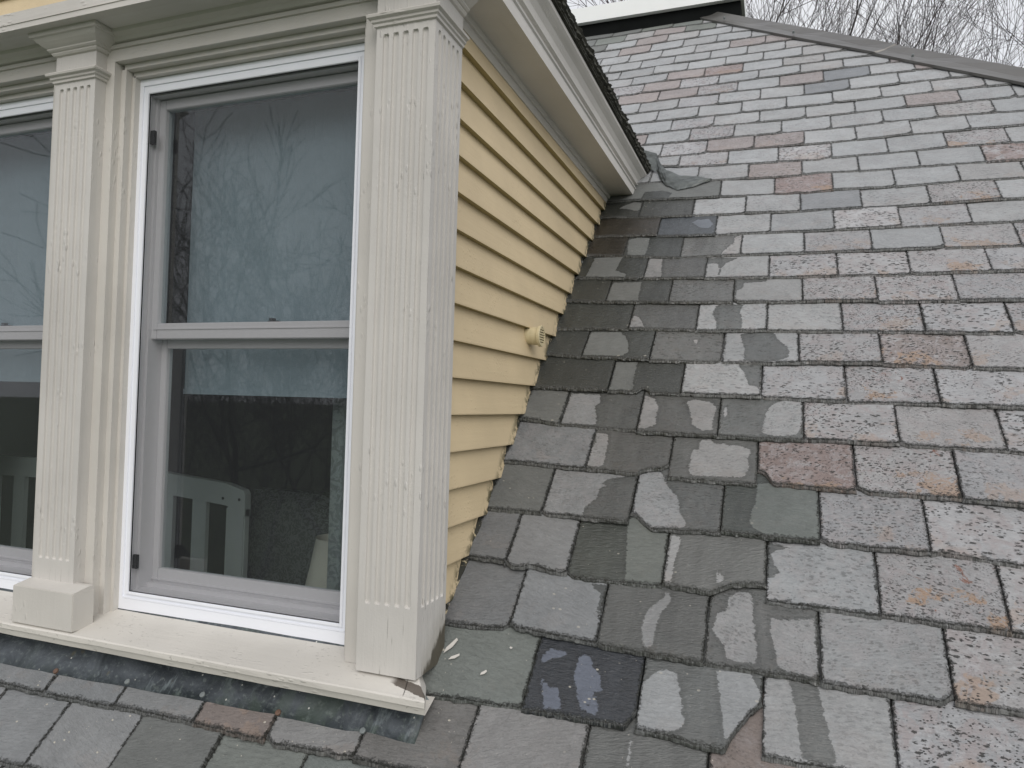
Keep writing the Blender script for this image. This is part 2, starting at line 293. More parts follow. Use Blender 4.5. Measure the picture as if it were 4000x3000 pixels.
# ------------------------------------------------------------------ measured slate layout, metres in the roof plane (x along, s up)
COURSES={"-1":{"line":[[-1.1123,-0.5858],[-1.0674,-0.5862],[-0.291,-0.5513],[0.0905,-0.5258]],"joints":[[-1.2708,-0.4233,-0.0669],[-1.0138,-0.4952,-0.0589],[-0.7527,-0.4681,-0.0506],[-0.4865,-0.4442,-0.0421],[-0.2276,-0.4142,-0.0338],[0.0365,-0.4,-0.0254]],"codes":"gggdGGwww"},"0":{"line":[[-1.3202,-0.4012],[-1.1238,-0.403],[-0.8665,-0.3951],[-0.6162,-0.3917],[-0.3532,-0.4],[-0.1025,-0.3899],[0.7498,-0.3776]],"joints":[[-1.124,-0.373,-0.0622],[-0.8635,-0.3695,-0.0539],[-0.5885,-0.3662,-0.0452],[-0.3578,-0.3699,-0.0379],[-0.1004,-0.3647,-0.0297],[0.1642,-0.2812,-0.0213],[0.4385,-0.2433,-0.0126],[0.7069,-0.2304,-0.0042],[0.9858,-0.2,0.0046]],"codes":"gggkwmwwkg"},"1":{"line":[[0.0165,-0.2072],[0.2727,-0.1968],[0.5193,-0.1988],[0.7395,-0.2112],[0.8203,-0.206],[0.8967,-0.2068],[1.2905,-0.2076]],"joints":[[0.2691,-0.1068,-0.0179],[0.5409,-0.1113,-0.0094],[0.8145,-0.1179,-0.0008],[1.0763,-0.0982,0.0074],[1.3316,-0.0864,0.0154]],"codes":"Gnggss"},"2":{"line":[[0.0265,-0.0039],[0.1774,0.0084],[0.4041,-0.0027],[0.4154,-0.0068],[0.6739,-0.0135],[0.9088,-0.0166],[0.9476,-0.0211],[1.1983,-0.0228],[1.3262,-0.0251]],"joints":[[0.176,0.0961,-0.0207],[0.4136,0.0906,-0.0133],[0.6778,0.0892,-0.005],[0.9366,0.0848,0.003],[1.2007,0.0745,0.0113],[1.4597,0.085,0.0194]],"codes":"ggwwgos"},"3":{"line":[[-0.0066,0.213],[0.1015,0.2084],[0.1067,0.196],[0.2909,0.1945],[0.2965,0.1823],[0.5522,0.1867],[0.6806,0.1829],[0.8199,0.1817],[1.0663,0.173],[1.0812,0.1736],[1.3301,0.167],[1.3631,0.1633]],"joints":[[0.1076,0.2707,-0.0227],[0.2909,0.2909,-0.017],[0.5536,0.3021,-0.0089],[0.8134,0.326,-0.0008],[1.0735,0.2662,0.0073],[1.34,0.2858,0.0155]],"codes":"ggGwgRos"},"4":{"line":[[0.0069,0.399],[0.169,0.3953],[0.4328,0.3879],[0.5021,0.3757],[0.6906,0.3803],[0.8159,0.3747],[0.9435,0.374],[1.2023,0.3682],[1.2241,0.378],[1.4016,0.36]],"joints":[[0.1649,0.488,-0.0208],[0.4343,0.4806,-0.0125],[0.6908,0.4747,-0.0046],[0.9469,0.4674,0.0033],[1.2037,0.4555,0.0112],[1.4495,0.457,0.0188]],"codes":"dggGssss"},"5":{"line":[[0.0109,0.6044],[0.2488,0.5868],[0.4276,0.5817],[0.522,0.58],[0.773,0.5691],[0.8309,0.5743],[1.0295,0.5659],[1.2991,0.5601],[1.44,0.556]],"joints":[[0.2627,0.6683,-0.0177],[0.5213,0.6765,-0.0097],[0.7812,0.6709,-0.0018],[1.0451,0.6584,0.0063],[1.301,0.6484,0.0142],[1.5509,0.6612,0.0218]],"codes":"gwwPoss"},"6":{"line":[[0.0117,0.811],[0.1224,0.7932],[0.3889,0.7742],[0.395,0.7718],[0.6544,0.766],[0.8081,0.7601],[0.9049,0.7638],[1.1662,0.7565],[1.4336,0.7495],[1.4781,0.7505]],"joints":[[0.1266,0.8833,-0.0217],[0.3965,0.8657,-0.0135],[0.657,0.8612,-0.0056],[0.9099,0.8523,0.0021],[1.1717,0.8406,0.0101],[1.4388,0.8411,0.0183]],"codes":"dgwgsoss"},"7":{"line":[[0.0108,0.9808],[0.2606,0.9728],[0.5215,0.9632],[0.7745,0.9547],[0.8041,0.9559],[1.0268,0.9504],[1.0966,0.9477],[1.2958,0.9441],[1.515,0.9391]],"joints":[[0.2638,1.073,-0.0174],[0.5201,1.0914,-0.0097],[0.782,1.0839,-0.0017],[1.0408,1.0773,0.0061],[1.3009,1.0717,0.014],[1.5674,1.0726,0.022]],"codes":"ddgsoss"},"8":{"line":[[0.0167,1.1778],[0.1263,1.1643],[0.384,1.1529],[0.6439,1.1459],[0.8004,1.1382],[0.8978,1.1395],[1.1562,1.137],[1.4067,1.119],[1.5492,1.1142]],"joints":[[0.1271,1.2482,-0.0215],[0.388,1.2337,-0.0136],[0.6443,1.2339,-0.0059],[0.9005,1.2342,0.0018],[1.1586,1.2216,0.0096],[1.4126,1.2161,0.0173]],"codes":"ddwgsros"},"9":{"line":[[0.0257,1.3529],[0.2748,1.3496],[0.5337,1.3387],[0.7965,1.3318],[1.0443,1.3206],[1.2969,1.3158],[1.5483,1.31],[1.5873,1.3083]],"joints":[[0.2778,1.4322,-0.0168],[0.5367,1.426,-0.0091],[0.791,1.42,-0.0015],[1.0467,1.414,0.0062],[1.304,1.4079,0.0139],[1.5619,1.4018,0.0217]],"codes":"dwggsss"},"10":{"line":[[0.0209,1.5532],[0.1464,1.5399],[0.4114,1.5261],[0.6676,1.5209],[0.7927,1.5163],[1.1693,1.5063],[1.4285,1.5004],[1.6241,1.4966]],"joints":[[0.1511,1.6228,-0.0205],[0.4122,1.6193,-0.0127],[0.663,1.6073,-0.0053],[0.9171,1.5952,0.0023],[1.1727,1.5908,0.0099],[1.431,1.5858,0.0176]],"codes":"ddwgossg"},"11":{"line":[[0.0316,1.735],[0.2808,1.7155],[0.5378,1.7048],[0.7889,1.6985],[1.0411,1.6916],[1.2976,1.6879],[1.5601,1.6854],[1.6609,1.6843]],"joints":[[0.2838,1.7996,-0.0165],[0.5393,1.7911,-0.0089],[0.7917,1.7823,-0.0014],[1.047,1.7814,0.0062],[1.3004,1.7711,0.0137],[1.563,1.7678,0.0215]],"codes":"dwgssos"},"12":{"line":[[0.0356,1.9298],[0.1565,1.9177],[0.419,1.8861],[0.6721,1.8845],[0.9258,1.8771],[1.1809,1.8732],[1.4366,1.8681],[1.6876,1.8624]],"joints":[[0.1617,2.0,-0.02],[0.4196,1.9761,-0.0124],[0.6743,1.9722,-0.0049],[0.9274,1.9673,0.0026],[1.183,1.9611,0.0101],[1.4372,1.963,0.0176],[1.6903,1.9543,0.0251]],"codes":"bdwgsggs"},"13":{"line":[[0.0449,2.1146],[0.2961,2.0935],[0.5483,2.072],[0.791,2.0696],[1.0429,2.0589],[1.298,2.0545],[1.5557,2.058],[1.7335,2.0553]],"joints":[[0.2911,2.1824,-0.0161],[0.5538,2.1735,-0.0084],[0.7904,2.1558,-0.0014],[1.0495,2.1451,0.0062],[1.3036,2.1439,0.0136],[1.5591,2.1407,0.0211]],"codes":"bNggsggw"},"14":{"line":[[0.0497,2.3113],[0.1863,2.2877],[0.4265,2.2741],[0.6748,2.2641],[0.9111,2.2523],[1.1626,2.2503],[1.4262,2.2415],[1.6885,2.2445],[1.7691,2.2374]],"joints":[[0.1766,2.3734,-0.0193],[0.4346,2.3614,-0.0118],[0.6769,2.3386,-0.0047],[0.9168,2.3383,0.0023],[1.1698,2.3343,0.0096],[1.4338,2.3157,0.0173],[1.6929,2.2858,0.0249]],"codes":"ddggegog"},"15":{"line":[[0.1615,2.4757],[0.3004,2.461],[0.5482,2.4478],[0.7969,2.4394],[1.0532,2.4402],[1.3037,2.4281],[1.5704,2.4399],[1.8075,2.4335]],"joints":[[0.5508,2.4909,-0.0084],[0.8028,2.5456,-0.0011],[1.0595,2.5258,0.0064],[1.3178,2.5088,0.0139],[1.5746,2.5185,0.0213],[1.8248,2.5692,0.0285]],"codes":"dgPggww"},"16":{"line":[[0.2932,2.6776],[0.424,2.6434],[0.6718,2.6329],[0.9243,2.6259],[1.0047,2.6368],[1.1751,2.6195],[1.4323,2.6193],[1.6905,2.6163],[1.8419,2.6091]],"joints":[[0.1747,2.7664,-0.0191],[0.4232,2.7309,-0.012],[0.6752,2.7157,-0.0047],[0.9274,2.7095,0.0025],[1.1804,2.7064,0.0098],[1.4385,2.7151,0.0173],[1.7007,2.7044,0.0248]],"codes":"gggpgggPg"},"17":{"line":[[0.2104,2.8756],[0.3136,2.8431],[0.5602,2.8164],[0.8116,2.8041],[1.0646,2.8008],[1.3172,2.8001],[1.5669,2.8103],[1.8243,2.8007],[1.8783,2.795]],"joints":[[0.0327,3.035,-0.0231],[0.307,2.9272,-0.0153],[0.5639,2.8964,-0.0079],[0.8143,2.8887,-0.0007],[1.0681,2.8953,0.0066],[1.3223,2.893,0.0139],[1.575,2.8993,0.0211],[1.8298,2.8909,0.0284]],"codes":"ggsgsggog"},"18":{"line":[[0.1422,3.0051],[0.4316,3.0008],[0.6878,2.9998],[0.9395,2.989],[1.187,2.9889],[1.4426,3.0011],[1.6944,2.9936],[1.9157,2.9857]],"joints":[[-0.0278,3.2454,-0.0246],[0.1885,3.0893,-0.0186],[0.439,3.0824,-0.0114],[0.6887,3.0857,-0.0043],[0.9419,3.0731,0.0029],[1.1918,3.0775,0.0101],[1.4464,3.0833,0.0173],[1.697,3.075,0.0245]],"codes":"ggsppgggg"},"19":{"line":[[0.0844,3.1917],[0.3262,3.1865],[0.573,3.1843],[0.8264,3.1778],[1.0763,3.1737],[1.3286,3.1834],[1.5837,3.1801],[1.8296,3.1701],[1.9506,3.1644]],"joints":[[0.0782,3.2741,-0.0216],[0.3289,3.2657,-0.0145],[0.5753,3.2627,-0.0075],[0.8281,3.2687,-0.0003],[1.079,3.2593,0.0068],[1.3323,3.2656,0.014],[1.5817,3.2566,0.0211],[1.8353,3.256,0.0283]],"codes":"pgsggggwg"},"20":{"line":[[0.0031,3.3695],[0.1973,3.3685],[0.448,3.3786],[0.7056,3.3631],[0.9539,3.3613],[1.2045,3.3629],[1.4546,3.3609],[1.7041,3.3559],[1.9498,3.3485]],"joints":[[-0.0808,3.5749,-0.0259],[0.2023,3.4526,-0.018],[0.4503,3.4558,-0.011],[0.7074,3.4393,-0.0037],[0.9554,3.4368,0.0033],[1.2087,3.4439,0.0104],[1.4584,3.4414,0.0175],[1.713,3.4406,0.0247],[1.9583,3.4257,0.0316]],"codes":"ggsggggpgg"},"21":{"line":[[-0.0477,3.5507],[0.0909,3.5495],[0.3432,3.5446],[0.6012,3.5425],[0.8538,3.539],[1.1018,3.5342],[1.3533,3.5389],[1.5992,3.542],[1.8513,3.5393],[2.023,3.534]],"joints":[[-0.1856,3.666,-0.0288],[0.0945,3.6318,-0.0209],[0.3452,3.6341,-0.0139],[0.6001,3.6247,-0.0067],[0.8525,3.643,0.0004],[1.1027,3.6217,0.0074],[1.3542,3.6186,0.0145],[1.6065,3.6191,0.0216],[1.8556,3.6168,0.0286]],"codes":"ggggggggwg"},"22":{"line":[[-0.1202,3.7259],[-0.0453,3.7275],[0.2037,3.7314],[0.453,3.7244],[0.7029,3.7298],[0.9513,3.7171],[1.1986,3.7251],[1.4497,3.7277],[1.7104,3.7229],[1.8748,3.72]],"joints":[[-0.3185,3.8834,-0.0323],[-0.0453,3.8078,-0.0247],[0.204,3.8192,-0.0178],[0.4526,3.8117,-0.0108],[0.7021,3.8169,-0.0038],[0.9525,3.8105,0.0032],[1.2017,3.8018,0.0101],[1.4607,3.8079,0.0174],[1.7147,3.7972,0.0245]],"codes":"gggsggegggg"},"23":{"line":[[-0.1793,3.9157],[0.0556,3.908],[0.3099,3.9162],[0.556,3.9157],[0.8042,3.9113],[1.0854,3.9074],[1.3203,3.9254],[1.5593,3.9138],[1.716,3.9159]],"joints":[[-0.2225,4.0588,-0.0295],[0.0556,3.9926,-0.0218],[0.3094,4.0007,-0.0147],[0.5575,3.9991,-0.0078],[0.8105,3.9924,-0.0008],[1.0646,3.9898,0.0063],[1.323,3.9989,0.0135],[1.5601,3.9875,0.0201],[1.7821,3.9541,0.0263]],"codes":"gppsgpegpp"},"24":{"line":[[-0.2255,4.0952],[-0.0706,4.105],[0.1755,4.0995],[0.4243,4.0988],[0.6782,4.1104],[0.9319,4.1098],[1.1772,4.1083],[1.4346,4.0985],[1.5787,4.0899]],"joints":[[-0.34,4.1697,-0.0326],[-0.0729,4.1867,-0.0252],[0.1761,4.1796,-0.0184],[0.429,4.186,-0.0114],[0.6804,4.1895,-0.0044],[0.9332,4.1889,0.0026],[1.1856,4.1841,0.0096],[1.443,4.165,0.0167],[1.6593,4.1073,0.0227]],"codes":"gspsggwgpo"},"25":{"line":[[-0.2923,4.2732],[-0.1776,4.2792],[0.0693,4.2922],[0.3202,4.2819],[0.5734,4.2767],[0.8288,4.2855],[1.3353,4.2835],[1.4604,4.2744]],"joints":[[-0.406,4.3418,-0.0343],[-0.1799,4.3653,-0.0281],[0.0687,4.3776,-0.0212],[0.3221,4.3563,-0.0142],[0.5744,4.3605,-0.0073],[0.8277,4.3607,-0.0003],[1.0802,4.3568,0.0066],[1.3533,4.3125,0.0142]],"codes":"gggpPgwgg"},"26":{"line":[[-0.3248,4.4578],[-0.301,4.4587],[-0.0496,4.4617],[0.1929,4.4748],[0.4514,4.4683],[0.7003,4.4719],[0.9552,4.4498],[1.1988,4.4477]],"joints":[[-0.5097,4.5166,-0.037],[-0.2972,4.5369,-0.0311],[-0.0489,4.5309,-0.0243],[0.1927,4.5544,-0.0177],[0.4509,4.5477,-0.0106],[0.7004,4.541,-0.0038],[0.9494,4.5408,0.003],[1.2016,4.4951,0.0099]],"codes":"gggggggwg"},"27":{"line":[[-0.3552,4.6307],[-0.1671,4.6491],[0.0758,4.6534],[0.3341,4.6582],[0.5878,4.651],[0.8415,4.6502],[1.0586,4.6518]],"joints":[[-0.4068,4.6821,-0.034],[-0.1693,4.7337,-0.0275],[0.0779,4.7362,-0.0208],[0.3329,4.7424,-0.0138],[0.5882,4.7341,-0.0068],[0.8417,4.7333,0.0001],[1.0888,4.6891,0.0068]],"codes":"ggggggwg"},"28":{"line":[[-0.3892,4.8243],[-0.291,4.8379],[-0.0382,4.8394],[0.2139,4.8377],[0.4607,4.8457],[0.7036,4.841],[0.9662,4.8446]],"joints":[[-0.5121,4.897,-0.0367],[-0.2873,4.9178,-0.0306],[-0.041,4.9287,-0.0239],[0.2084,4.9281,-0.0171],[0.4568,4.9354,-0.0104],[0.7057,4.9167,-0.0036],[0.967,4.9099,0.0035]],"codes":"gggggppg"},"29":{"line":[[-0.4252,5.029],[-0.1483,5.0328],[0.1026,5.0329],[0.1103,5.0401],[0.3536,5.0401],[0.6031,5.0335],[0.7211,5.0321]],"joints":[[-0.6383,5.1442,-0.0398],[-0.4007,5.1334,-0.0334],[-0.1502,5.1255,-0.0267],[0.0993,5.1263,-0.02],[0.3527,5.1215,-0.0131],[0.603,5.1261,-0.0064]],"codes":"ggpgggg"},"30":{"line":[[-0.6226,5.2206],[-0.2903,5.2377],[-0.04,5.2401],[0.2031,5.2424],[0.4499,5.2392],[0.6897,5.2118]],"joints":[[-0.7785,5.2535,-0.0435],[-0.5409,5.2927,-0.0371],[-0.2942,5.3124,-0.0304],[-0.0431,5.3268,-0.0237],[0.2027,5.3278,-0.0171],[0.4521,5.3233,-0.0104]],"codes":"gdgpwgg"},"31":{"line":[[-0.6922,5.4119],[-0.4111,5.4228],[-0.1666,5.4501],[0.0762,5.4419],[0.3229,5.4282],[0.4983,5.4363]],"joints":[[-0.9246,5.5454,-0.047],[-0.671,5.4779,-0.0403],[-0.4151,5.5087,-0.0335],[-0.1794,5.5463,-0.0272],[0.0767,5.5312,-0.0203],[0.3201,5.5191,-0.0139]],"codes":"ddGwpGg"},"32":{"line":[[-0.7688,5.6285],[-0.5398,5.6222],[-0.2957,5.6316],[-0.0414,5.6324],[0.208,5.6054],[0.3455,5.623]],"joints":[[-1.0494,5.6831,-0.0502],[-0.8117,5.6759,-0.0439],[-0.5494,5.6534,-0.0369],[-0.302,5.6748,-0.0303],[-0.0406,5.6585,-0.0234],[0.2022,5.675,-0.0169]],"codes":"ddddGGg"}}
WETNESS={"14,0":[1,[[[0.0666,2.4011],[0.0775,2.4247],[0.1301,2.4677],[0.1674,2.4558],[0.1736,2.3738],[0.1587,2.3575],[0.107,2.3893]]]],"14,1":[1,[]],"15,0":[0,[[[0.1604,2.4631],[0.1693,2.5655],[0.2588,2.564],[0.3156,2.5287],[0.2969,2.4427]]]],"13,0":[1,[]],"13,1":[1,[[[0.4434,2.2092],[0.4628,2.2293],[0.5154,2.234],[0.5407,2.1751],[0.5232,2.1335],[0.4804,2.1493]]]],"12,0":[1,[]],"12,1":[1,[[[0.1632,2.0748],[0.2043,2.0923],[0.2601,2.0811],[0.2647,1.9905],[0.262,1.8989],[0.1851,1.9052]]]],"12,2":[1,[[[0.5908,1.8865],[0.6246,1.9669],[0.6426,1.9953],[0.6424,2.0464],[0.6736,2.0638],[0.6676,1.8801]]]],"11,0":[1,[[[0.0325,1.9177],[0.1619,1.9172],[0.1561,1.8575],[0.1521,1.7895],[0.2046,1.7527],[0.2057,1.7153],[0.0283,1.7257]]]],"11,1":[1,[[[0.2855,1.897],[0.3426,1.8924],[0.3597,1.7154],[0.2802,1.7202]]]],"11,2":[0,[[[0.5383,1.8764],[0.6681,1.8705],[0.6188,1.8226],[0.6028,1.7775],[0.6011,1.7322],[0.59,1.724],[0.594,1.7689],[0.5854,1.8251],[0.5421,1.8284]]]],"10,0":[1,[]],"10,1":[1,[[[0.1576,1.6996],[0.2785,1.6974],[0.2854,1.6342],[0.2808,1.5993],[0.2905,1.5347],[0.1481,1.5441]]]],"10,2":[1,[]],"10,3":[0,[[[0.663,1.693],[0.7891,1.6942],[0.7842,1.673],[0.7004,1.6648],[0.6937,1.6142],[0.6741,1.6068],[0.6731,1.5409],[0.6634,1.517]]]],"9,0":[1,[]],"9,1":[1,[[[0.2883,1.44],[0.3082,1.4315],[0.3421,1.3564],[0.284,1.3495],[0.2793,1.4082]]]],"9,2":[0,[[[0.6022,1.5152],[0.7068,1.5155],[0.6921,1.4608],[0.7023,1.4221],[0.7043,1.3329],[0.6104,1.3377],[0.6086,1.3938],[0.589,1.4559]]]],"8,0":[1,[]],"8,1":[1,[[[0.1279,1.3359],[0.2497,1.3345],[0.276,1.3001],[0.2933,1.2628],[0.3015,1.1977],[0.2858,1.1728],[0.124,1.175],[0.1271,1.2482]]]],"8,2":[1,[[[0.5388,1.2837],[0.5493,1.2836],[0.5498,1.255],[0.5393,1.255]]]],"8,3":[0,[[[0.7007,1.3221],[0.7964,1.3318],[0.8165,1.3245],[0.8289,1.2821],[0.8642,1.2274],[0.87,1.2008],[0.8662,1.1616],[0.8004,1.135],[0.7186,1.1469],[0.7196,1.2135],[0.7095,1.2617]]]],"7,0":[1,[]],"7,1":[1,[[[0.2614,1.1481],[0.3439,1.149],[0.3463,1.0362],[0.3536,0.9759],[0.2627,0.9728]]]],"7,2":[0,[[[0.6955,1.14],[0.7842,1.1477],[0.7792,1.0474],[0.7792,0.9812],[0.7657,1.0046],[0.7395,1.0098],[0.7252,1.0827]]]],"6,1":[1,[[[0.1339,0.9653],[0.2372,0.9625],[0.2497,0.9193],[0.2311,0.897],[0.2492,0.8468],[0.2568,0.7977],[0.1341,0.7968],[0.1351,0.8837]]]],"6,2":[1,[[[0.4025,0.962],[0.4329,0.9447],[0.4541,0.9036],[0.4527,0.8396],[0.459,0.8061],[0.4238,0.7846],[0.3959,0.7913]],[[0.5458,0.9341],[0.5737,0.9441],[0.6281,0.9286],[0.6432,0.9002],[0.6379,0.8215],[0.6385,0.789],[0.6063,0.7844],[0.5746,0.8125],[0.5632,0.8736]]]],"6,3":[1,[[[0.6709,0.9015],[0.6779,0.9075],[0.6784,0.8679],[0.6711,0.8397]],[[0.8053,0.8963],[0.8154,0.9248],[0.8506,0.949],[0.9139,0.9515],[0.9093,0.863],[0.9055,0.8256],[0.8918,0.7807],[0.8282,0.7716],[0.7899,0.7822],[0.7921,0.8299]]]],"5,1":[1,[[[0.2678,0.7614],[0.3035,0.7608],[0.3139,0.7147],[0.315,0.6563],[0.3188,0.6153],[0.3064,0.6016],[0.2606,0.6031],[0.2644,0.6791],[0.2735,0.7121]]]],"5,2":[1,[[[0.6057,0.7497],[0.6302,0.7565],[0.6531,0.7345],[0.6774,0.7387],[0.6954,0.7296],[0.7264,0.7317],[0.7597,0.7112],[0.7494,0.6734],[0.7588,0.645],[0.7428,0.5941],[0.5956,0.5886],[0.583,0.6116],[0.585,0.7015],[0.6057,0.7081]]]],"4,1":[0,[[[0.3507,0.5629],[0.4326,0.5846],[0.4373,0.4946],[0.4341,0.3831],[0.2932,0.3941],[0.2954,0.4349],[0.3235,0.4745],[0.3226,0.5169],[0.3424,0.5283],[0.3226,0.5361]]]],"4,2":[1,[[[0.4294,0.5941],[0.5025,0.6099],[0.5148,0.5674],[0.5481,0.5189],[0.5645,0.4932],[0.5725,0.4496],[0.5935,0.4047],[0.592,0.3878],[0.4991,0.3733],[0.4299,0.4306],[0.4345,0.513]]]],"4,3":[1,[[[0.7824,0.5768],[0.8117,0.5839],[0.9364,0.5638],[0.9527,0.5479],[0.948,0.3803],[0.8747,0.3756],[0.8157,0.3845],[0.7971,0.3903],[0.769,0.4155],[0.7704,0.4614],[0.7814,0.5054]]]],"3,2":[1,[[[0.4239,0.4255],[0.4441,0.4276],[0.4986,0.3774],[0.5514,0.3749],[0.553,0.3341],[0.5531,0.2289],[0.5554,0.1854],[0.4577,0.1868],[0.4407,0.3209]]]],"3,3":[1,[[[0.5528,0.3626],[0.5819,0.3618],[0.586,0.3379],[0.5775,0.2585],[0.5769,0.2362],[0.5781,0.1994],[0.5635,0.1937],[0.5535,0.2256]],[[0.6933,0.2513],[0.7093,0.2315],[0.7075,0.2132],[0.6926,0.2184],[0.6926,0.2402]]]],"3,4":[0,[[[0.8094,0.3759],[0.8689,0.3595],[0.8341,0.3438],[0.8227,0.3272],[0.8464,0.2712],[0.8186,0.246],[0.8147,0.2671]]]],"2,1":[0,[[[0.3656,0.1744],[0.4168,0.1757],[0.4132,0.1259],[0.4086,0.0759],[0.3985,0.0884],[0.3969,0.1454],[0.3748,0.1607]]]],"2,2":[1,[[[0.5648,0.183],[0.5803,0.1672],[0.5802,0.1425],[0.562,0.1088],[0.5572,0.0776],[0.5537,0.0376],[0.5547,0.0089],[0.5383,0.0031],[0.5286,0.0208],[0.5216,0.0589],[0.5231,0.0894],[0.5311,0.1181],[0.5573,0.1463],[0.5674,0.1619]]]],"2,3":[1,[[[0.7266,0.1841],[0.7484,0.2046],[0.7768,0.205],[0.7854,0.1582],[0.7854,0.1184],[0.7898,0.1094],[0.7897,0.0743],[0.7956,0.0565],[0.7959,0.005],[0.766,0.0031],[0.7314,0.0064],[0.7241,0.039],[0.6938,0.0819],[0.6988,0.1288],[0.7208,0.1387]],[[0.8289,0.1347],[0.8691,0.1342],[0.9245,0.1472],[0.9262,0.1079],[0.9242,0.0707],[0.9351,0.0544],[0.9313,0.0043],[0.9114,-0.0105],[0.8892,-0.0071],[0.8464,0.0046],[0.8355,0.0566],[0.8268,0.1053]]]],"1,1":[1,[[[0.2866,-0.05],[0.3005,-0.0315],[0.3442,-0.0343],[0.3467,-0.0451],[0.3104,-0.059],[0.2884,-0.0753]],[[0.3791,-0.0415],[0.3926,-0.0345],[0.4079,-0.0368],[0.4197,-0.0662],[0.4412,-0.0871],[0.4527,-0.1252],[0.4373,-0.1264],[0.4217,-0.1752],[0.4141,-0.1794],[0.3943,-0.1397],[0.3759,-0.0889]],[[0.2999,-0.114],[0.3265,-0.1367],[0.3456,-0.1304],[0.3658,-0.1852],[0.3479,-0.1884],[0.3403,-0.1812],[0.3254,-0.1911],[0.3014,-0.126]],[[0.4346,-0.1414],[0.442,-0.143],[0.4538,-0.175],[0.4486,-0.1843],[0.4255,-0.1801]]]],"1,2":[1,[[[0.571,-0.0502],[0.5946,-0.0402],[0.6202,-0.0479],[0.6348,-0.1091],[0.6486,-0.1669],[0.6377,-0.1848],[0.598,-0.1975],[0.5467,-0.2044],[0.5427,-0.1423],[0.5398,-0.0852],[0.5594,-0.0671]],[[0.7096,-0.0256],[0.7825,-0.0178],[0.8094,-0.0645],[0.8099,-0.0837],[0.7748,-0.1384],[0.7382,-0.1893],[0.7299,-0.136],[0.7182,-0.0747]]]],"1,3":[0,[[[0.8593,-0.0221],[0.9332,-0.0152],[0.9303,-0.0352],[0.9408,-0.0845],[0.9526,-0.1462],[0.9639,-0.1996],[0.8968,-0.2008],[0.8881,-0.1458],[0.8814,-0.0819],[0.8742,-0.0393]]]],"0,7":[1,[[[0.535,-0.2224],[0.5405,-0.224],[0.5416,-0.28],[0.5353,-0.2812]]]]}
BROKEN={"1,2":[[0.5446,-0.1994],[0.6036,-0.2004],[0.6706,-0.2097],[0.7395,-0.2112],[0.75,-0.1819],[0.7656,-0.1532],[0.7887,-0.1159],[0.8105,-0.1026]],"1,1":[[0.2825,-0.2002],[0.3594,-0.2005],[0.4406,-0.1996],[0.5193,-0.1988],[0.5297,-0.1806],[0.5382,-0.157]],"3,3":[[0.5571,0.1965],[0.5853,0.1894],[0.6806,0.1829],[0.7027,0.1983],[0.7307,0.2135],[0.7648,0.221],[0.8086,0.2252]],"4,2":[[0.435,0.4311],[0.4515,0.424],[0.4759,0.3962],[0.5021,0.3757],[0.5962,0.3779],[0.6906,0.3803]],"5,1":[[0.2595,0.5902],[0.4276,0.5817],[0.4401,0.595],[0.4599,0.6075],[0.5177,0.6161]],"5,3":[[0.7808,0.6277],[0.8039,0.6156],[0.818,0.589],[0.8277,0.574],[1.0295,0.5659]],"3,1":[[0.1071,0.1945],[0.1688,0.196],[0.1798,0.207],[0.2052,0.2054],[0.244,0.1931],[0.2909,0.1945]],"7,1":[[0.2648,0.9729],[0.3688,0.9701],[0.3755,0.9797],[0.3913,0.9978],[0.4098,0.9821],[0.4138,0.9673],[0.5215,0.9632]],"15,2":[[0.7957,2.4393],[0.8515,2.4353],[0.9077,2.443],[0.9429,2.4278],[0.9882,2.4347],[1.0502,2.4364]],"17,4":[[0.8161,2.8087],[1.0089,2.7903],[1.035,2.8071],[1.0648,2.8062]],"15,6":[[1.5807,2.4426],[1.809,2.4414]]}
# ------------------------------------------------------------------ ground
g=MB(); g.add([(-900,-900,0),(900,-900,0),(900,900,0),(-900,900,0)],[(0,1,2,3)]); tag(g.build('ground',M['grass']),kind='structure')
# ------------------------------------------------------------------ the house
house=empty('house',(0,4.0,0))
tag(house,'yellow clapboard house with a steep grey slate roof, cream fluted dormer and metal hip cap','house')
HL=house.location
def hp(o):
    "parent a part to the house while keeping its place"
    o.parent=house; o.matrix_parent_inverse=Matrix.Translation(-HL); return o
# roof plane (drawing units)
TH=R(42); RO=Vector((-.522,1.139,-.381)); E2=Vector((0,math.cos(TH),math.sin(TH))); N3=Vector((0,-math.sin(TH),math.cos(TH)))
RB=P(*RO)
def rf(x,s,off=0.0): return RB+Vector((x,0,0))+E2*s+N3*off        # metres along / up / out of the roof
S_TOP=5.745
def hipx(s): return .345+(5.623-s)*(1.679/2.083)-.03
def vn(x,seed=0): return mn.noise(Vector((x,seed*7.31,seed*1.7)))
def lerp(a,b,t): return a+(b-a)*t
def interp(line,x):
    if x<=line[0][0]:
        return line[0][1]
    if x>=line[-1][0]: return line[-1][1]
    for (a,b),(c,d) in zip(line,line[1:]):
        if x<=c: return b+(d-b)*(x-a)/max(1e-6,c-a)
SC={ # linear base colours by kind: colour, lichen specks, rust, droppings
 'g':((.290,.300,.305),.30,.10,0),'w':((.285,.287,.286),.45,.15,0),'s':((.300,.303,.310),.95,.45,0),'o':((.300,.299,.302),.9,.95,0),
 'p':((.258,.232,.226),.5,.25,0),'P':((.225,.180,.170),1.0,.8,0),'r':((.250,.218,.205),1.0,1.0,0),'R':((.29,.29,.295),1.0,1.0,0),
 'd':((.140,.146,.140),.05,.0,.5),'e':((.19,.20,.21),.1,0,0),'n':((.135,.150,.185),0,0,.7),'N':((.16,.175,.20),0,0,.2),'G':((.150,.164,.153),.05,.04,.3),
 'b':((.115,.102,.090),0,.1,.3),'k':((.185,.158,.145),.3,.3,1.0),'m':((.15,.15,.146),.6,.1,1.0)}
rs=random.Random(11)
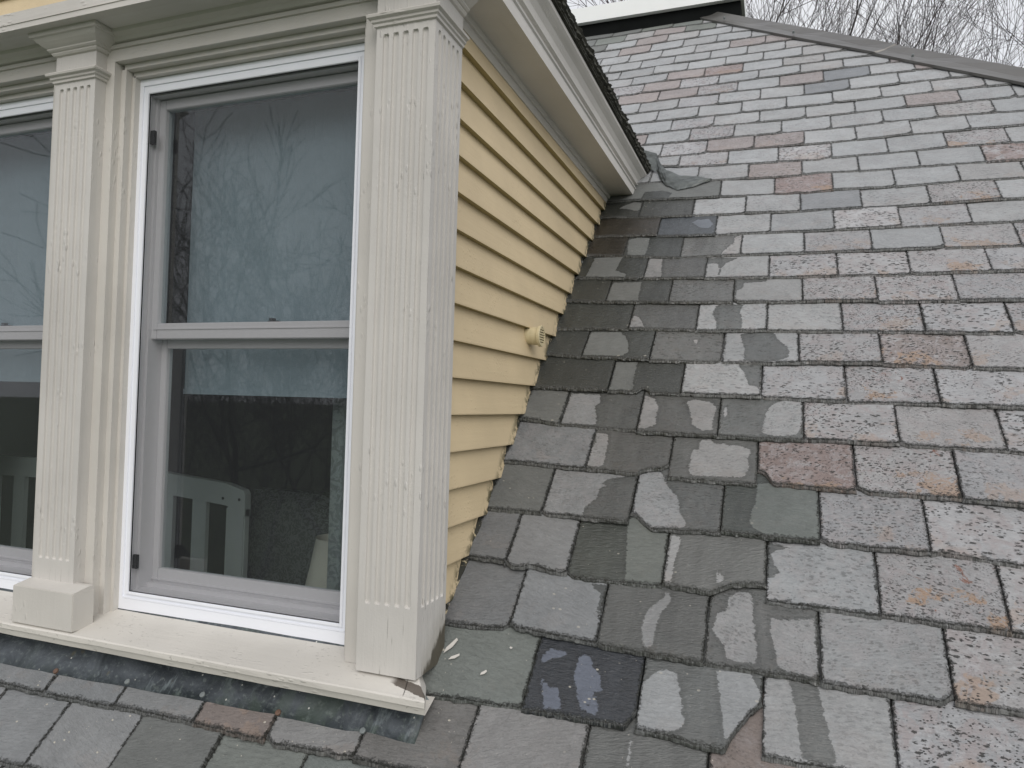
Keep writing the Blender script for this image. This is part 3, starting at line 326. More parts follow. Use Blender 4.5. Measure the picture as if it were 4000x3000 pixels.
SV=[];SF=[];A_sc=[];A_ed=[];A_wet=[];A_pr=[];A_q=[];A_eb=[]
def sdpoly(px,py,poly):
    d=1e9; ins=False; n=len(poly); j=n-1
    for i in range(n):
        ax,ay=poly[i]; bx,by=poly[j]; ex=bx-ax; ey=by-ay; wx=px-ax; wy=py-ay
        t=max(0,min(1,(wx*ex+wy*ey)/(ex*ex+ey*ey+1e-12))); dx=wx-ex*t; dy=wy-ey*t; dd=dx*dx+dy*dy
        if dd<d: d=dd
        if (ay>py)!=(by>py) and px<(bx-ax)*(py-ay)/(by-ay+1e-12)+ax: ins=not ins
        j=i
    d=math.sqrt(d); return d if ins else -d
def slate(k,i,jl,jr,botf,s_up,code,wetd,cell,seed):
    "one slate: jl / jr = (x at s0, s0, lean); botf(x)= s of the bottom edge; s_up = bottom line of the course above"
    t=(.0092+.0036*rs.random())*(1 if k<=9 else max(.62,1-.05*(k-9))); 
    base,spots,rust,spl=SC[code]
    f=1+rs.uniform(-.09,.09); tint=rs.uniform(-.006,.006)
    colr=[base[0]*f+tint*.5,base[1]*f,base[2]*f-tint*.5]
    ang=rs.uniform(-.35,.35); ox,oy=rs.uniform(0,90),rs.uniform(0,90); qs=rs.uniform(.9,1.7); sp_=spots*rs.uniform(.45,1.3); ru_=rust*(1.3 if code=='R' else rs.uniform(.5,1.25)); wml=.20 if code=='n' else .36
    sb=botf((jl[0]+jr[0])/2); expo=s_up-sb; top=sb+expo*1.86
    gap=(.0022+.0022*rs.random())*(1 if k<=9 else .7)
    xl=lambda s: jl[0]+(s-jl[1])*jl[2]+gap*.6
    xr=lambda s: jr[0]+(s-jr[1])*jr[2]-gap*.6
    wdt=max(.02,xr(sb)-xl(sb)); nc=max(4,int(wdt/cell)); nr=max(4,int(expo*1.08/cell))
    tilt=rs.uniform(-.0024,.0024)
    rows=[(r/nr)*1.08 for r in range(nr+1)]+[1.86]
    grid={}
    def off(s,a): 
        u=(s-sb)/expo; return t*(2.02-u)+tilt*(a-.5)*2
    chipL=rs.random()<.16; chipR=rs.random()<.16; cr=.010+.016*rs.random()
    n0=len(SV)
    idx=[[0]*(nc+1) for _ in rows]
    def botpt(a):
        x=lerp(xl(sb),xr(sb),a); s=botf(x)
        s+= .0030*vn(x*26,seed)+.0018*vn(x*75,seed+3)
        if chipL: s+=max(0,cr-(x-xl(sb)))*.8
        if chipR: s+=max(0,cr-(xr(sb)-x))*.8
        return s
    bots=[botpt(c/nc) for c in range(nc+1)]
    for r,u in enumerate(rows):
        for c in range(nc+1):
            a=c/nc; s=lerp(bots[c],top,u/1.86) if u>1.08 else lerp(bots[c],sb+expo*1.08,u/1.08)
            x=lerp(xl(s),xr(s),a)
            if c==0: x+=.0018*vn(s*40,seed+5)+.001*vn(s*130,seed+6)
            if c==nc: x+=.0018*vn(s*40,seed+8)+.001*vn(s*130,seed+9)
            hx=hipx(s); 
            if x>hx: x=hx
            e=min(x-xl(s),xr(s)-x,s-bots[c])
            if 1<=k<=15: e=min(e,x+.021)
            o_=off(s,a)+.0013*vn(x*9+s*7,seed)+.0010*mn.noise(Vector((x*34,s*60,seed*.7)))*max(0,1-(s-bots[c])/.05)
            SV.append(rf(x,s,o_)); idx[r][c]=len(SV)-1
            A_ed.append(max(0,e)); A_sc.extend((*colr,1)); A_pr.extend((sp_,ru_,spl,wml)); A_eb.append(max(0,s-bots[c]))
            A_q.extend((ox+(x*math.cos(ang)-s*math.sin(ang))*qs,oy+(x*math.sin(ang)+s*math.cos(ang))*qs,seed*.37))
            if wetd is None: A_wet.append(-1.)
            else:
                d=-1. if not wetd[0] else 1.
                for poly in wetd[1]:
                    q=sdpoly(x,s,poly)
                    d=max(d,q) if not wetd[0] else min(d,-q)
                A_wet.append(d)
    for r in range(len(rows)-1):
        for c in range(nc): SF.append((idx[r][c],idx[r][c+1],idx[r+1][c+1],idx[r+1][c]))
    # rough chipped rim round left, bottom and right
    ring=[(idx[r][0],-1,0) for r in range(len(rows)-1,0,-1)]+[(idx[0][c],0,-1) for c in range(nc+1)]+[(idx[r][nc],1,0) for r in range(1,len(rows))]
    prev=[q[0] for q in ring]
    for lev in (1,2,3):
        cur=[]
        for m,(vi,ax,ay) in enumerate(ring):
            b=SV[vi]; corner_l=(vi==idx[0][0]); corner_r=(vi==idx[0][nc])
            jj=.5+.5*vn(m*.9*cell*60,seed+lev*2)+.35*vn(m*2.3,seed+lev)
            amt=(.0034 if ay else .0008)*(1 if lev==1 else (1.9 if lev==2 else 1.7))*max(0,.5+jj)
            dn=t*(.30,.62,1.0)[lev-1]
            dv=Vector((ax*amt+(-.5*amt if corner_l else .5*amt if corner_r else 0),0,0))+E2*(ay*amt)-N3*dn
            SV.append(b+dv); cur.append(len(SV)-1)
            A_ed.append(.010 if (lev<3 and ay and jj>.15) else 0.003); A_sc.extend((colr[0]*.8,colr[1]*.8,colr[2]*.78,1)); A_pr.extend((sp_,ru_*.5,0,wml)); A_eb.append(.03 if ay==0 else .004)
            A_q.extend(A_q[3*vi:3*vi+3]); A_wet.append(A_wet[vi])
        for m in range(len(ring)-1): SF.append((prev[m],cur[m],cur[m+1],prev[m+1]))
        prev=cur
def course_line(k):
    L_=COURSES[str(k)]['line']
    # thin out: average slope through the traced points so that a course stays a course
    return L_
keys=sorted(int(k) for k in COURSES)
lines={k:course_line(k) for k in keys}
def line_at(k,x):
    if k in lines:
        L_=lines[k]
        if x<L_[0][0]: return L_[0][1]+(x-L_[0][0])*(-.02 if 0<k<12 else .0)
        return interp(L_,x)
    if k>keys[-1]: return line_at(keys[-1],x)+.187*(k-keys[-1])
    return line_at(keys[0],x)-.187*(keys[0]-k)
for k in range(-9,33):
    if k in lines:
        js=[tuple(j) for j in COURSES[str(k)]['joints']]; codes=COURSES[str(k)]['codes']
    else:
        x0=rs.uniform(0,.25); js=[(-1.2+x0+.256*q,line_at(k,0)+.09,0) for q in range(10)]; codes=''
    nreal=len(js); smid=line_at(k,js[0][0])+.09
    # left end
    first=0
    if k>=1 and k<=14: lb=[(-.062,smid,0)]
    elif k==15: lb=[(-.062,smid,0)]
    elif k>15: lb=[(js[0][0]-.255,smid,js[0][2])]
    else:
        lb=[(js[0][0]-.257,smid,js[0][2])]
    allj=lb+js; base_i=0
    if k<1:
        while allj[0][0]>-3.4: allj=[(allj[0][0]-.256,allj[0][1],allj[0][2])]+allj; base_i-=1
    elif k>15:
        while allj[0][0]>-1.7: allj=[(allj[0][0]-.256,allj[0][1],allj[0][2])]+allj; base_i-=1
    lim=3.2 if k<8 else 2.9
    while allj[-1][0]<min(lim,hipx(line_at(k,0))+.1): allj=allj+[(allj[-1][0]+.255+rs.uniform(-.006,.006),allj[-1][1],allj[-1][2]+.012)]
    for n_ in range(len(allj)-1):
        i=n_+base_i; jl,jr=allj[n_],allj[n_+1]
        xm=(jl[0]+jr[0])/2
        if jl[0]>=hipx(line_at(k,xm)) : continue
        code=codes[i] if 0<=i<len(codes) and k in lines else rs.choice('ggggwsgp' if k>0 else 'gggwG')
        if xm>1.2 and code in 'gw' and k<14 and rs.random()<.5: code=rs.choice('so')
        key=f'{k},{i}'
        wetd=WETNESS.get(key)
        near=(k<=12); cell=.0078 if (wetd or k<=4) else (.010 if k<=9 else (.016 if k<=17 else .028))
        if xm<-2 or xm>2.1 or k<-1: cell=.05
        # local dirt: slates near the cheek wall are darker, lichen-free
        jit=rs.uniform(-.0035,.0035); slope_j=rs.uniform(-.006,.006)
        if key in BROKEN:
            bl=BROKEN[key]; botf=(lambda x,bl=bl: interp(sorted(bl),x))
        else:
            botf=(lambda x,k=k,jit=jit,slope_j=slope_j,xm=xm: line_at(k,x)+jit+slope_j*(x-xm))
        sv=SC[code]
        su=line_at(k+1,xm)
        if key=='1,2': 
            pass
        save=SC[code]
        fac=1.0
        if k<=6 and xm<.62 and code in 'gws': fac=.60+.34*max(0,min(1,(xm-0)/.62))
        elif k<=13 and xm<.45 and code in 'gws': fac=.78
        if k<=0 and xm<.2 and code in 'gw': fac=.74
        fac*=1+.20*max(0,min(1,(k-5)/16)) if xm>.35 or k>15 else 1  # upper courses paler: grazing sky sheen put into the base colour
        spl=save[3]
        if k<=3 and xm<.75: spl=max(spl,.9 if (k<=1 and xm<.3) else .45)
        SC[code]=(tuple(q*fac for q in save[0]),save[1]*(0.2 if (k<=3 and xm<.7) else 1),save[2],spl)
        # bottoms of broken slates: keep the real course bottom for exposure
        if key in BROKEN:
            o_line=line_at(k,xm); nb=botf
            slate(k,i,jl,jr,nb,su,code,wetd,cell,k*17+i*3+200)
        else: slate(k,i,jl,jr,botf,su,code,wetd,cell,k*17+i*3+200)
        SC[code]=save
for k in range(1,16):
    x=-2.42; smid=line_at(k,0)+.09; x-=0 if k%2 else .128
    allj=[x]+[x-.256*q-(.128 if k%2 else 0) for q in range(1,5)]
    for q in range(4): slate(k,-90-q,(allj[q+1],smid,0),(allj[q],smid,0),(lambda x,k=k: line_at(k,0)),line_at(k+1,0),rs.choice('ggws'),None,.05,900+k*7+q)
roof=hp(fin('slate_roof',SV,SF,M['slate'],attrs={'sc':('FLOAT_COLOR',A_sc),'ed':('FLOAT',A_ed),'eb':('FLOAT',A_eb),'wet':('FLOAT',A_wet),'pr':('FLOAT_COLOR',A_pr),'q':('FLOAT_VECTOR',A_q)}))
# roof deck under the slates, the hip side, the flat top
b=MB(); s0=-2.05
xs_=[-6.5,hipx(s0)]
dk=[rf(-6.5,s0,-.004),rf(hipx(s0),s0,-.004),rf(hipx(S_TOP),S_TOP,-.004),rf(-6.5,S_TOP,-.004)]
# deck is cut away behind the dormer room, left of the cheek wall
def quad(bb,a,c,d,e): n=len(bb.v); bb.add([a,c,d,e],[(0,1,2,3)])
quad(b,rf(-.05,s0,-.004),rf(hipx(s0),s0,-.004),rf(hipx(S_TOP),S_TOP,-.004),rf(-.05,S_TOP,-.004))
quad(b,rf(-6.5,s0,-.004),rf(-.05,s0,-.004),rf(-.05,-.12,-.004),rf(-6.5,-.12,-.004))
quad(b,rf(-6.5,-.12,-.004),rf(-2.5,-.12,-.004),rf(-2.5,S_TOP,-.004),rf(-6.5,S_TOP,-.004))
quad(b,rf(-2.5,2.42,-.004),rf(-.05,2.42,-.004),rf(-.05,S_TOP,-.004),rf(-2.5,S_TOP,-.004))
# hip side falls away to the right
ht=rf(hipx(S_TOP),S_TOP,0); hb=rf(hipx(s0),s0,0); back=Vector((ht.x,ht.y+6,ht.z)); bb_=Vector((hb.x,ht.y+9,hb.z))
quad(b,hb,bb_,back,ht)
quad(b,rf(-6.5,s0,0),rf(-6.5,s0,0)+Vector((0,12,0)),Vector((-6.7,ht.y+6,ht.z)),rf(-6.5,S_TOP,0))
quad(b,rf(-6.5,S_TOP,0),ht,back,Vector((rf(-6.5,S_TOP,0).x,ht.y+6,ht.z)))
M['deck']=simple('roof_deck_slate_dust',(.06,.062,.06),.9,12,.4,.5)
hp(b.build('roof_deck',M['deck']))
# main walls under the eave
b=MB(); ev=rf(0,s0,0); 
def wbox(bb,x0,x1,y0,y1,z0,z1): 
    vs=[(x,y,z) for x in(x0,x1) for y in(y0,y1) for z in(z0,z1)]
    bb.add(vs,[(0,1,3,2),(4,6,7,5),(0,4,5,1),(2,3,7,6),(0,2,6,4),(1,5,7,3)])
wbox(b,rf(-6.3,0).x,hb.x-.25,ev.y+.35,ht.y+8.5,0,ev.z-.02); hp(b.build('wall',M['siding']))
b=MB(); wbox(b,rf(-6.6,0).x,hb.x+.05,ev.y-.02,ev.y+.36,ev.z-.22,ev.z-.03); hp(b.build('main_eave',M['trim']))
# ridge: black fascia under a white drip edge round the flat top
xr_=.500; zt=rf(0,S_TOP).z; yt=rf(0,S_TOP).y
b=MB(); wbox(b,-8,rf(.495,0).x,yt-.015,yt+5.9,zt-.09,zt+.112); hp(b.build('top_fascia',M['blackfascia']))
b=MB(); wbox(b,-8,rf(.370,0).x-.001,yt-.06,yt+5.95,zt+.112,zt+.245); wbox(b,rf(.370,0).x+.001,rf(.520,0).x,yt-.062,yt+5.95,zt+.112,zt+.247); hp(b.build('drip_edge',M['dripedge']))
# hip cap: folded metal in lapped lengths with nails
b=MB(); nails_at=[]
hd=Vector((rf(hipx(0),0)-rf(hipx(S_TOP),S_TOP))); 
def hpnt(s,side,lift):
    "side 0 low edge on the slates, 1 crest, 2 far edge"
    if side==0: return rf(hipx(s)-.045+.010*vn(s*2.2,4),s,.020+lift)
    if side==1: return rf(hipx(s)+.085,s+.012,.020+lift)+Vector((0,0,.033))
    return rf(hipx(s)+.27,s-.1,-.09+lift)
seg=1.46; ss=S_TOP+.04; pc=0
while ss>-2.0:
    s2=max(-2.05,ss-seg); rows=[]; m_=10
    for q in range(m_+1):
        s=lerp(ss,s2-.05,q/m_); lf=.006*(1-q/m_)*0+.004*(pc%2)+.010*(q/m_)
        wob=.006*math.sin(q*1.9+pc*2)
        lowlip=hpnt(s,0,lf)-N3*.012; rows.append([lowlip,hpnt(s,0,lf+.004),lerp(hpnt(s,0,lf),hpnt(s,1,lf),.5)+N3*(wob-.006),hpnt(s,1,lf),hpnt(s,2,lf)])
    vs=[v for r_ in rows for v in r_]; fs=[(5*i+j,5*i+5+j,5*i+6+j,5*i+1+j) for i in range(m_) for j in range(4)]
    fs.append(tuple(5*m_+j for j in range(5))); b.add(vs,fs)
    for q in (.18,.62):
        s=lerp(ss,s2,q); c_=hpnt(s,0,.02)+Vector((.03,0,.012)); nails_at.append(c_)
    ss=s2; pc+=1
cap=hp(b.build('hip_cap',M['hipcap']))
for c_ in nails_at:
    nb=MB(); nb.tube(c_-N3*.01,c_+N3*.006,.009,.007,8); nb.build('nail',M['nailg'],cap).matrix_parent_inverse=Matrix()
# ------------------------------------------------------------------ dormer shell
DX0,DX1=-2.057,-.540; ZS=.690
sid=MB()
zk=[.6244+.0646-.0646*i for i in range(0,17)]
for i in range(len(zk)-1):
    zt_,zb_=zk[i],zk[i+1]
    yb=1.139+(zb_+.381)/math.tan(TH)+.10
    wob=.0006*math.sin(i*2.1)
    # lip at the bottom proud of the board below, face leaning in towards the top
    prof=[(DX1-.012,zb_),(DX1+.0125+wob,zb_),(DX1+.0125+wob,zb_+.0025),(DX1+.0005,zt_+.0015),(DX1-.012,zt_+.0015)]
    sid.extrude(prof,1.085,yb,'y')
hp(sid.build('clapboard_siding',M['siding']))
sid=MB()
for i in range(len(zk)-1):
    zt_,zb_=zk[i],zk[i+1]; yb=1.139+(zb_+.381)/math.tan(TH)+.10; X_=-2.030
    sid.extrude([(X_+.012,zb_),(X_-.0125,zb_),(X_-.0125,zb_+.0025),(X_-.0005,zt_+.0015),(X_+.012,zt_+.0015)],1.085,(lambda p,q: 1.139+(q+.381)/math.tan(TH)+.012),'y')
sid.box(-2.031,-2.0,1.085,2.6,zk[0]+.0015,ZS)
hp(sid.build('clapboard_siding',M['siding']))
# frieze board, soffit, fascia, crown of the side eave and the front cornice
YF=.947; XE=-.453; yend=2.72
b=MB()
b.box(DX1-.01,-.531,1.09,yend,.659,ZS)                                  # frieze on the cheek
b.box(-.531,-.5262,1.103,yend,.6765,ZS)                                 # small bed mould
hp(b.build('side_frieze',M['eave']))
b=MB()
b.box(-2.16,XE-.001,YF+.0015,1.035,ZS,ZS+.02); b.box(-.56,XE-.001,1.036,yend,ZS,ZS+.02)
hp(b.build('soffit',M['eave']))
b=MB()
prof=[(XE-.02,ZS-.001),(XE,ZS-.001),(XE,.714),(XE+.0035,.7165),(XE+.0035,.719),(XE-.003,.721),(XE-.003,.733),(XE+.004,.736),(XE+.0045,.740),(XE+.001,.744),(XE+.003,.756),(XE+.010,.768),(XE+.019,.776),(XE+.024,.781),(XE+.024,.790),(XE-.02,.790)]
b.extrude(prof,YF,yend,'y'); hp(b.build('side_cornice',M['eave']))
b=MB()
prof=[(YF+.02,ZS-.001),(YF,ZS-.001),(YF,.7235),(YF+.006,.7265),(YF+.05,.7265)]
b.extrude(prof,-2.16,XE-.0205,'x'); b.box(-2.16,XE-.02,YF-.0015,YF+.0005,.7,.7005)
hp(b.build('front_cornice',M['frieze']))
# pediment clapboards over the cornice (only their foot shows, top left)
b=MB(); mid=(-2.16+XE)/2
for q in range(9):
    z0=.727+.0646*q; hw=(.854-.02)*(1-(z0-.727)/.50)
    if hw<=.03: break
    b.extrude([(1.0,z0),(.9905,z0),(.9905,z0+.002),(.997,z0+.0661),(1.003,z0+.0661)],mid-hw,mid+hw,'x')
b.extrude([(mid-.835,.727),(mid+.835,.727),(mid,1.262)],1.0035,1.02,'y')
hp(b.build('pediment_siding',M['siding']))
b=MB()
for sgn in (1,-1):
    b.extrude([(mid+sgn*.862,.7275),(mid+sgn*.80,.7275),(mid,1.205),(mid,1.258)],.952,.999,'y')
hp(b.build('rake_board',M['trim']))
# dormer roof slab (gable) with ragged slate edge
b=MB(); xr1=XE+.030; zr=1.27; t_=.022
for sgn in (1,-1):
    xe=mid+sgn*(xr1-mid); prof=[(xe,.792),(xe,.792+t_),(mid,zr+t_),(mid,zr)]
    b.extrude(prof,YF-.03,3.15,'y')
dr=hp(b.build('dormer_roof',M['mossedge']))
b=MB(); vs=[];fs=[]; nn=420; ncs=7
for q in range(nn+1):
    y=lerp(YF-.04,2.62,q/nn); st=math.floor(y*9+.6*vn(y*3,9)); o_=.004*vn(st*1.7,3)+.0045*vn(y*60,1)+.003*vn(y*150,2)
    zz=.7925+.0025*vn(st*2.3,5)
    for (dx,dz,kk) in ((-.05,.0,0),(-.004,.0005,.4),(.003,.004,1),(-.002,.011,.7),(.006,.014,1.2),(.002,.024,.9),(.007,.029,1.1)):
        vs.append(P(xr1+dx+o_*kk+.0015*vn(y*200+dz*900,7)*kk,y,zz+dz+.0015*vn(y*80+dx*500,8)*kk))
for q in range(nn): fs+=[(ncs*q+j_,ncs*q+ncs+j_,ncs*q+ncs+1+j_,ncs*q+1+j_) for j_ in range(ncs-1)]
b.add(vs,fs)
b.build('slate_edge',M['mossedge'],dr).matrix_parent_inverse=Matrix()
# ------------------------------------------------------------------ facade boards
b=MB()
def jamb(xc,sgn,m=b):
    "stepped casing; xc=outer edge of window frame, sgn=+1 boards lie to the +x side"
    for (a,c,y) in ((0,.00735,1.0546),(.00735,.01935,1.0395),(.01935,.070,1.0236)):
        x0,x1=sorted((xc+sgn*a,xc+sgn*c)); m.box(x0,x1,y,1.13,-.425,.621+.0075*(0 if y>1.05 else 1 if y>1.03 else 2.3),0)
FR=[(-1.1915,-.672),(-1.912,-1.3925)]
ZB,ZT=-.4185,.6175
for (xl_,xr__) in FR:
    jamb(xl_,-1)
    jamb(xr__,1)
hp(b.build('window_casing',M['trim']))
b=MB()
b.box(-2.10,-.545,1.0236,1.13,.6385,ZS); b.box(-2.10,-.545,1.0195,1.0236,.662,.669)
b.extrude([(1.0236,.672),(1.017,.674),(1.013,.680),(1.004,.684),(1.002,ZS),(1.0236,ZS)],-2.10,-.545,'x')
for (xl_,xr__) in FR:
    b.box(xl_-.012,xr__+.012,1.0395,1.13,.6285,.638); b.box(xl_-.005,xr__+.005,1.0546,1.13,.6185,.628)
hp(b.build('frieze',M['frieze']))
b=MB(); b.box(-2.10,-1.983,1.0236,1.13,-.44,.6383); hp(b.build('corner_board',M['trim']))
b=MB(); b.box(-.6015,-.545,1.0238,1.10,-.44,.6383); hp(b.build('corner_board',M['trim']))
# fluted pilasters
def fluted(p0,ux,nrm,width,z0,z1,zf0,zf1,nfl=5,margin=.0085,depth=.0052):
    "grid with round-ended flutes; p0 = (x,y) start, ux direction of width, nrm outward normal (drawing units)"
    vs=[];fs=[]; pitch=(width-2*margin)/nfl; r=pitch*.305
    cols=[]; 
    cols.append(0.0)
    for k in range(nfl):
        c=margin+pitch*(k+.5)
        cols+=[c-r*q for q in (1.02,.98,.85,.6,.3)]+[c]+[c+r*q for q in (.3,.6,.85,.98,1.02)]
    cols.append(width)
    rowsz=[z0,zf0-.006]
    for q in range(9): rowsz.append(zf0+r*2.2*q/8)
    nmid=16
    for q in range(1,nmid): rowsz.append(lerp(zf0+r*2.2,zf1-r*2.2,q/nmid))
    for q in range(9): rowsz.append(zf1-r*2.2+r*2.2*q/8)
    rowsz+=[zf1+.006,z1]
    for z in rowsz:
        for u in cols:
            k=(u-margin)/pitch-.5; kc=round(k); c=margin+pitch*(kc+.5); dx=abs(u-c)/r
            d=0
            if 0<=kc<nfl and dx<1 and zf0<=z<=zf1:
                dz=0
                if z<zf0+r: dz=(zf0+r-z)/r
                if z>zf1-r: dz=(z-zf1+r)/r
                q=1-dx*dx-dz*dz
                d=depth*math.sqrt(q) if q>0 else 0
                d=min(depth*.8,d*1.1)
            wv=.0004*vn(z*9,int(u*300)%7)
            vs.append(P(p0[0]+ux[0]*u-nrm[0]*(d+wv),p0[1]+ux[1]*u-nrm[1]*(d+wv),z))
    n=len(cols)
    for i in range(len(rowsz)-1):
        for j in range(n-1): fs.append((i*n+j,i*n+j+1,(i+1)*n+j+1,(i+1)*n+j))
    return vs,fs
def pilaster(x0,x1,zfoot,side,yback):
    b=MB(); v,f=fluted((x0,1.0),(1,0),(0,-1),x1-x0,zfoot,ZS,-.3195,.588); b.add(v,f)
    if side: v,f=fluted((x1,1.0),(0,1),(1,0),yback-1.0,zfoot,ZS,-.3195,.588); b.add(v,f)
    else: b.add([P(x1,1.0,zfoot),P(x1,yback,zfoot),P(x1,yback,ZS),P(x1,1.0,ZS)],[(0,1,2,3)])
    b.add([P(x0,1.0,zfoot),P(x0,yback,zfoot),P(x0,yback,ZS),P(x0,1.0,ZS)],[(0,1,2,3)])
    b.add([P(x0,1.0,zfoot),P(x1,1.0,zfoot),P(x1,yback,zfoot),P(x0,yback,zfoot)],[(0,1,2,3)])
    b.add([P(x1,yback,zfoot),P(x0,yback,zfoot),P(x0,yback,ZS),P(x1,yback,ZS)],[(0,1,2,3)])
    p=hp(b.build('pilaster',M['pilaster']))
    me=p.data; me.polygons.foreach_set('use_smooth',[False]*len(me.polygons))
    a=MB(); a.ringmould([(0,.5985),(.0035,.600),(.004,.604),(.007,.606),(.0075,.6095),(.0125,.612),(.0135,.6155),(.0105,.6185),(0,.620)],x0,x1,1.0,yback+.0)
    a.build('astragal',M['frieze'],p).matrix_parent_inverse=Matrix()
    a=MB(); a.ringmould([(0,.652),(.004,.6535),(.0065,.657),(.0065,.6592),(.009,.660),(.012,.6625),(.012,.665),(.0165,.668),(.023,.673),(.0275,.678),(.029,.680),(.033,.6805),(.0345,.684),(.0345,ZS-.0004),(0,ZS-.0004)],x0,x1,1.0,yback+.0)
    a.build('capital',M['frieze'],p).matrix_parent_inverse=Matrix()
    return p
p1=pilaster(-.6173,-.512,-.4255,True,1.101)
p1['label']='right corner pilaster fluted on two sides with a cracked, rotten foot'
p2=pilaster(-1.3372,-1.2318,-.362,False,1.0238)
p3=pilaster(-2.057,-1.952,-.362,False,1.0238)
for (pp,x0,x1) in ((p2,-1.3372,-1.2318),(p3,-2.057,-1.952)):
    a=MB(); a.box(x0-.006,x1+.0435,.9655,1.0100,-.4345,-.3655,bev=.0012)
    a.extrude([(.9670,-.3655),(1.0,-.3585),(1.0090,-.3585),(1.0090,-.3655)],x0-.0045,x1+.042,'x')
    a.build('plinth_block',M['trim'],pp).matrix_parent_inverse=Matrix()
# sill
b=MB()
prof=[(1.115,-.4165),(1.065,-.4175),(.9640,-.4372),(.9620,-.4392),(.9620,-.4475),(.9650,-.4490),(.9680,-.4600),(1.115,-.4600)]
n_=40; xs=[lerp(-2.10,-.4735,q/n_) for q in range(n_+1)]
vs=[];fs=[]
for q,x in enumerate(xs):
    for j,(y,z) in enumerate(prof):
        wv=.0007*vn(x*14,j) if j in (2,3,4,5,6) else 0
        xx=x
        if q==n_: xx=x-(.020*(y-.962)/.06 if y<1.03 else .075)+.004*vn(y*60,2)
        vs.append(P(xx,y+wv,z+wv*.8))
m_=len(prof)
for q in range(n_):
    for j in range(m_): fs.append((q*m_+j,q*m_+(j+1)%m_,(q+1)*m_+(j+1)%m_,(q+1)*m_+j))
fs+=[tuple(range(m_)),tuple(range(n_*m_,n_*m_+m_))]
b.add(vs,fs); hp(b.build('window_sill',M['sill']))
# wall below the sill, hidden behind the flashing, and the solid behind the pilaster foot
b=MB(); b.box(-2.09,-.52,1.02,1.10,-.60,-.4605); b.box(-.552,-.541,1.086,1.24,-.45,.68); hp(b.build('dormer_wall',M['trim']))
# apron flashing
b=MB(); fl=[(-3.0,-.352),(-1.378,-.349),(-1.123,-.346),(-.862,-.338),(-.600,-.333),(-.353,-.331),(-.213,-.332),(.038,-.330)]
nx=120; rows=5; vs=[];fs=[]
for q in range(nx+1):
    x=lerp(-3.0,.038,q/nx); sb_=interp(fl,x)+.0025*vn(x*16,1)
    for r_ in range(rows+1):
        u=r_/rows; s=lerp(sb_,-.115 if x<-.06 else lerp(-.115,-.225,min(1,(x+.06)/.09)),u); xx=x
        if x>-.06: xx=x+ (0)*u
        of=.021+.0035*(u>0)+.004*vn(x*5+3,r_)*u+.006*math.sin(u*3.1)+.012*u*u
        vs.append(rf(xx,s,of))
for q in range(nx):
    for r_ in range(rows): a=q*(rows+1)+r_; fs.append((a,a+rows+1,a+rows+2,a+1))
# folded lip
n0=len(vs)
for q in range(nx+1): 
    v=vs[q*(rows+1)]; vs.append(v-N3*.008)
for q in range(nx): fs.append((n0+q,n0+q+1,(q+1)*(rows+1),q*(rows+1)))
e0=len(vs); 
for r_ in range(rows+1): vs.append(vs[nx*(rows+1)+r_]-N3*.010)
for r_ in range(rows): fs.append((nx*(rows+1)+r_,e0+r_,e0+r_+1,nx*(rows+1)+r_+1))
b.add(vs,fs); ap=hp(b.build('apron_flashing',M['flash'],smooth=True))
for i,(x,s,kind) in enumerate(((-1.134,-.338,0),(-.867,-.326,1),(-.605,-.319,1),(-.356,-.324,0),(-.105,-.325,1),(-1.393,-.334,1),(-1.66,-.33,0),(-1.95,-.33,1))):
    a=MB(); c_=rf(x,s,.0255); a.tube(c_-N3*.004,c_+N3*.0008,.0080,.0076,14); a.tube(c_+N3*.0008,c_+N3*.0018,.0076,.005,14)
    a.build('nail',M['nail'] if kind==0 else M['nailg'],ap).matrix_parent_inverse=Matrix()
# ragged caulk and grime where the clapboards die into the slates
b=MB(); rr=random.Random(3); vs=[];fs=[]; nn=170
for q in range(nn+1):
    s=lerp(-.03,2.33,q/nn); wd=.010+.008*vn(s*22,1)+.006*vn(s*60,2)+(.010 if s<.35 else 0)
    vs+=[rf(-.036,s,.030+.004*vn(s*30,4)),rf(-.030+wd*.55,s,.0245+.003*vn(s*80,5)),rf(-.030+wd,s,.0165),rf(-.030+wd,s,.010)]
for q in range(nn): fs+=[(4*q+j,4*q+4+j,4*q+5+j,4*q+1+j) for j in range(3)]
b.add(vs,fs)
hp(b.build('wall_sealant',M['sealant']))
# splinters and paint curls at the foot of the corner pilaster
b=MB()
for q in range(0):
    s=rr.uniform(-.13,.20); x=-.012+rr.uniform(-.006,.016)+max(0,-s)*.12; c_=rf(x,s,.018+rr.uniform(0,.012)); l=rr.uniform(.008,.028); a_=Vector((rr.uniform(-.3,.5),rr.uniform(.2,1),rr.uniform(.1,.9))).normalized()*l; w_=a_.cross(Vector((rr.uniform(-1,1),rr.uniform(-1,1),rr.uniform(-1,1)))).normalized()*rr.uniform(.002,.005)
    b.add([c_,c_+w_,c_+a_+w_*.6,c_+a_*.9],[(0,1,2,3)])

# loose paint flakes on the smooth slate
for (x,s,l,w_,an) in ((.037,-.07,.052,.012,62),(.057,-.099,.032,.009,35),(.149,-.128,.020,.008,45),(.20,-.05,.008,.006,0)):
    b=MB()
    d=Vector((math.cos(R(an)),0,0))+E2*math.sin(R(an)); e=Vector((-math.sin(R(an)),0,0))+E2*math.cos(R(an)); c_=rf(x,s,.0215)
    pts=[c_-d*l/2,c_-d*l*.2+e*w_*.5,c_+d*l/2+e*w_*.3,c_+d*l*.45-e*w_*.3,c_-e*w_*.5]
    b.add(pts+[q-N3*.0015 for q in pts],[(0,1,2,3,4),(9,8,7,6,5)]+[(i,(i+1)%5,5+(i+1)%5,5+i) for i in range(5)])
    hp(b.build('paint_flake',M['trim']))
